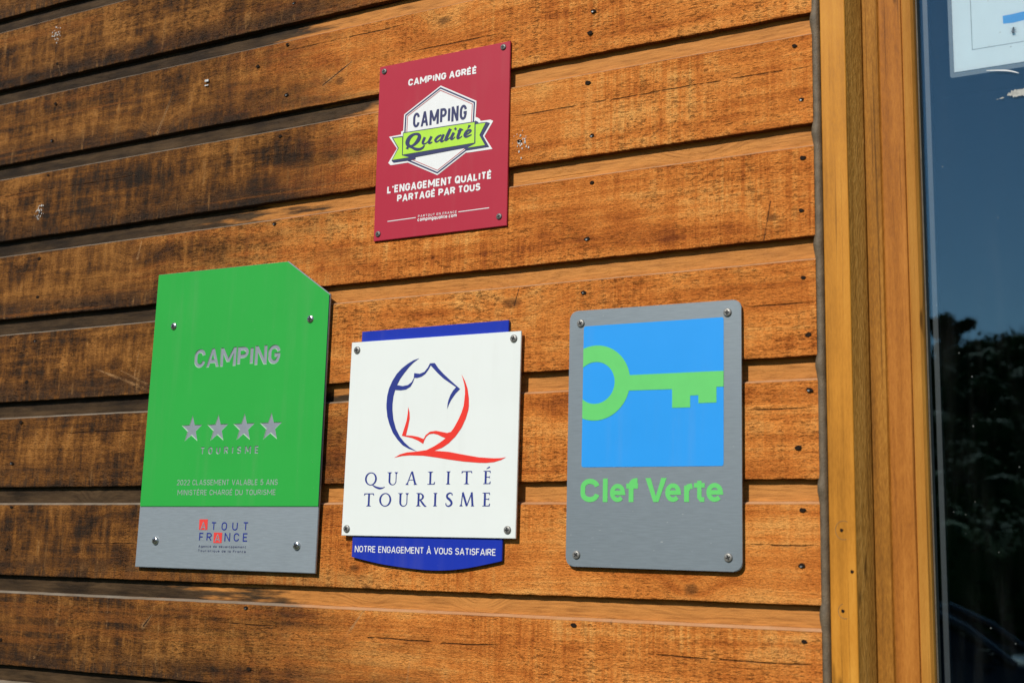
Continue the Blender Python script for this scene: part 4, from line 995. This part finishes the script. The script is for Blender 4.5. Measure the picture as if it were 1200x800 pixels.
# remains of tape and sticker on the glass
tp = nt['tape']
e = empty('tape_strip', (tp[0][0], .0296, tp[0][2])); tag(e, 'thin milky curl of old tape on the pane just below the paper notice', 'tape')
p3 = smooth_line([((a[0] - tp[0][0]) * 1000, (a[2] - tp[0][2]) * 1000, .9) for a in tp], 8)
sheet('strip', region(ribbon(p3, [.5 + 1.0 * math.sin(math.pi * k / (len(p3) - 1)) for k in range(len(p3))])), -.0001, M['tape'], e)
pt_ = nt['patch']; r = random.Random(8)
e = empty('sticker_remnant', (pt_[0][0], .0297, pt_[2][2])); tag(e, 'ragged pale remnant of a torn sticker on the pane', 'sticker')
top = [(k, 8.3 + r.uniform(-1.0, .8) - (2.5 if k < 3 else 0)) for k in np.linspace(0, 30, 26)]
bot = [(k, .5 + r.uniform(-.6, 1.0) + (2.0 if k < 4 else 0)) for k in np.linspace(30, -1, 26)]
sheet('patch', region([top + bot, [(-8, 1.6), (-5, 2.4), (-3.5, 1.8), (-5, .9), (-8.5, .8)], [(-12, .7), (-9.6, 1.3), (-9.7, .5)]]), 0, M['residue'], e)
# staple left in the boards
sx_, _, sz_ = DATA['staple']
bm = bmesh.new()
box(bm, -.0036, .0036, -.0014, -.0002, -.0006, .0030, .0003); box(bm, -.0034, .0034, -.0009, -.0001, -.0068, -.0050, .0002)
o = frombm('staple', bm, M['stapled'], None); o.location = (sx_, -.0006, sz_); tag(o, 'bent bright steel staple left in the weathered boards high on the left', 'staple')

# ================================================================== PARKED CAR (mirrored low in the pane)
def make_car(x, y, label):
    gz = ground_h(x, y)
    e = empty('parked_car', (x, y, gz)); tag(e, label, 'car')
    # lengthwise stations: x, sill height, belt height, half width
    stn = [(-2.15, .45, .78, .62), (-2.08, .30, .90, .74), (-1.6, .24, .96, .84), (-.6, .22, .95, .87), (.4, .22, .94, .87), (.9, .22, .93, .86), (1.55, .24, .84, .82), (1.98, .28, .70, .72), (2.1, .42, .60, .58)]
    bm = bmesh.new(); rings = []
    for sx, z0, z1, w in stn:
        prof = [(-w * .85, z0), (-w, z0 + .12), (-w, (z0 + z1) / 2), (-w * .97, z1 - .08), (-w * .88, z1), (0, z1 + .025), (w * .88, z1), (w * .97, z1 - .08), (w, (z0 + z1) / 2), (w, z0 + .12), (w * .85, z0)]
        rings.append([bm.verts.new((sx, a, b)) for a, b in prof])
    for i in range(len(rings) - 1):
        for k in range(len(rings[0])):
            a, b = rings[i], rings[i + 1]; n = len(a)
            bm.faces.new((a[k], a[(k + 1) % n], b[(k + 1) % n], b[k]))
    bm.faces.new(rings[0]); bm.faces.new(rings[-1][::-1])
    frombm('body', bm, M['carpaint'], e, True)
    # roof shell on pillars, glass between
    RZ = 1.40
    roof = [(-1.55, RZ - .12), (-1.0, RZ), (-.2, RZ + .02), (.28, RZ - .06)]
    bm = bmesh.new(); rr_ = []
    for a, b in roof: rr_.append([bm.verts.new((a, q * .64, b + (.03 if q == 0 else 0))) for q in (-1, -.8, 0, .8, 1)] + [bm.verts.new((a, q * .63, b - .05)) for q in (1, -1)])
    for i in range(3):
        for k in range(7): bm.faces.new((rr_[i][k], rr_[i][(k + 1) % 7], rr_[i + 1][(k + 1) % 7], rr_[i + 1][k]))
    bm.faces.new(rr_[0]); bm.faces.new(rr_[-1][::-1])
    for sgn in (-1, 1):
        tube(bm, [Vector((.26, sgn * .62, RZ - .08)), Vector((.62, sgn * .70, 1.18)), Vector((1.02, sgn * .78, .90))], [.045, .04, .04], 6)
        tube(bm, [Vector((-.45, sgn * .63, RZ - .03)), Vector((-.45, sgn * .82, .92))], [.04, .045], 6)
        tube(bm, [Vector((-1.5, sgn * .62, RZ - .13)), Vector((-1.95, sgn * .74, .92))], [.06, .07], 6)
    frombm('roof', bm, M['carpaint'], e, True)
    gls = [('windscreen', [(.24, -.58, RZ - .08), (.24, .58, RZ - .08), (1.0, .74, .90), (1.0, -.74, .90)]), ('rear_window', [(-1.52, -.58, RZ - .14), (-1.93, -.70, .93), (-1.93, .70, .93), (-1.52, .58, RZ - .14)])]
    for sgn in (-1, 1):
        gls.append(('side_window', [(.22, sgn * .61, RZ - .09), (.96, sgn * .77, .91), (-.42, sgn * .82, .92), (-.42, sgn * .62, RZ - .05)]))
        gls.append(('side_window', [(-.48, sgn * .62, RZ - .05), (-.48, sgn * .82, .92), (-1.88, sgn * .74, .93), (-1.48, sgn * .61, RZ - .14)]))
    for nm, q in gls: raw(nm, q + [(a * .995, b * .985, c) for a, b, c in q], [(0, 1, 2, 3), (7, 6, 5, 4)] + [(k, 4 + k, 4 + (k + 1) % 4, (k + 1) % 4) for k in range(4)], M['carglass'], e)
    for wx in (-1.32, 1.28):
        for sgn in (-1, 1):
            def lathe(nm, prof, mat, par):
                n = 28; v_ = []; f_ = []
                for r_, o_2 in prof:
                    for k in range(n): v_.append((r_ * math.cos(6.28318 * k / n), sgn * o_2, r_ * math.sin(6.28318 * k / n)))
                for i in range(len(prof) - 1):
                    for k in range(n): f_.append((i * n + k, i * n + (k + 1) % n, (i + 1) * n + (k + 1) % n, (i + 1) * n + k))
                return raw(nm, v_, f_, mat, par, True)
            w_ = lathe('wheel', [(.20, .02), (.31, .0), (.325, .04), (.325, .16), (.30, .20), (.21, .21)], M['tyre'], e); w_.location = (wx, sgn * .68, .325)
            lathe('rim', [(.21, .195), (.18, .17), (.12, .185), (.03, .20), (.001, .20)], M['rim'], w_)
    for sgn in (-1, 1):
        bm = bmesh.new(); box(bm, 1.93, 2.06, sgn * .52 - .14, sgn * .52 + .14, .56, .68, .03); frombm('headlight', bm, M['lamp'], e)
        bm = bmesh.new(); box(bm, .72, .86, sgn * .90 - .07, sgn * .90 + .07, .92, 1.03, .03); frombm('wing_mirror', bm, M['carpaint'], e)
make_car(-2.55, -11.0, 'dark parked car mirrored faintly at the foot of the window pane')
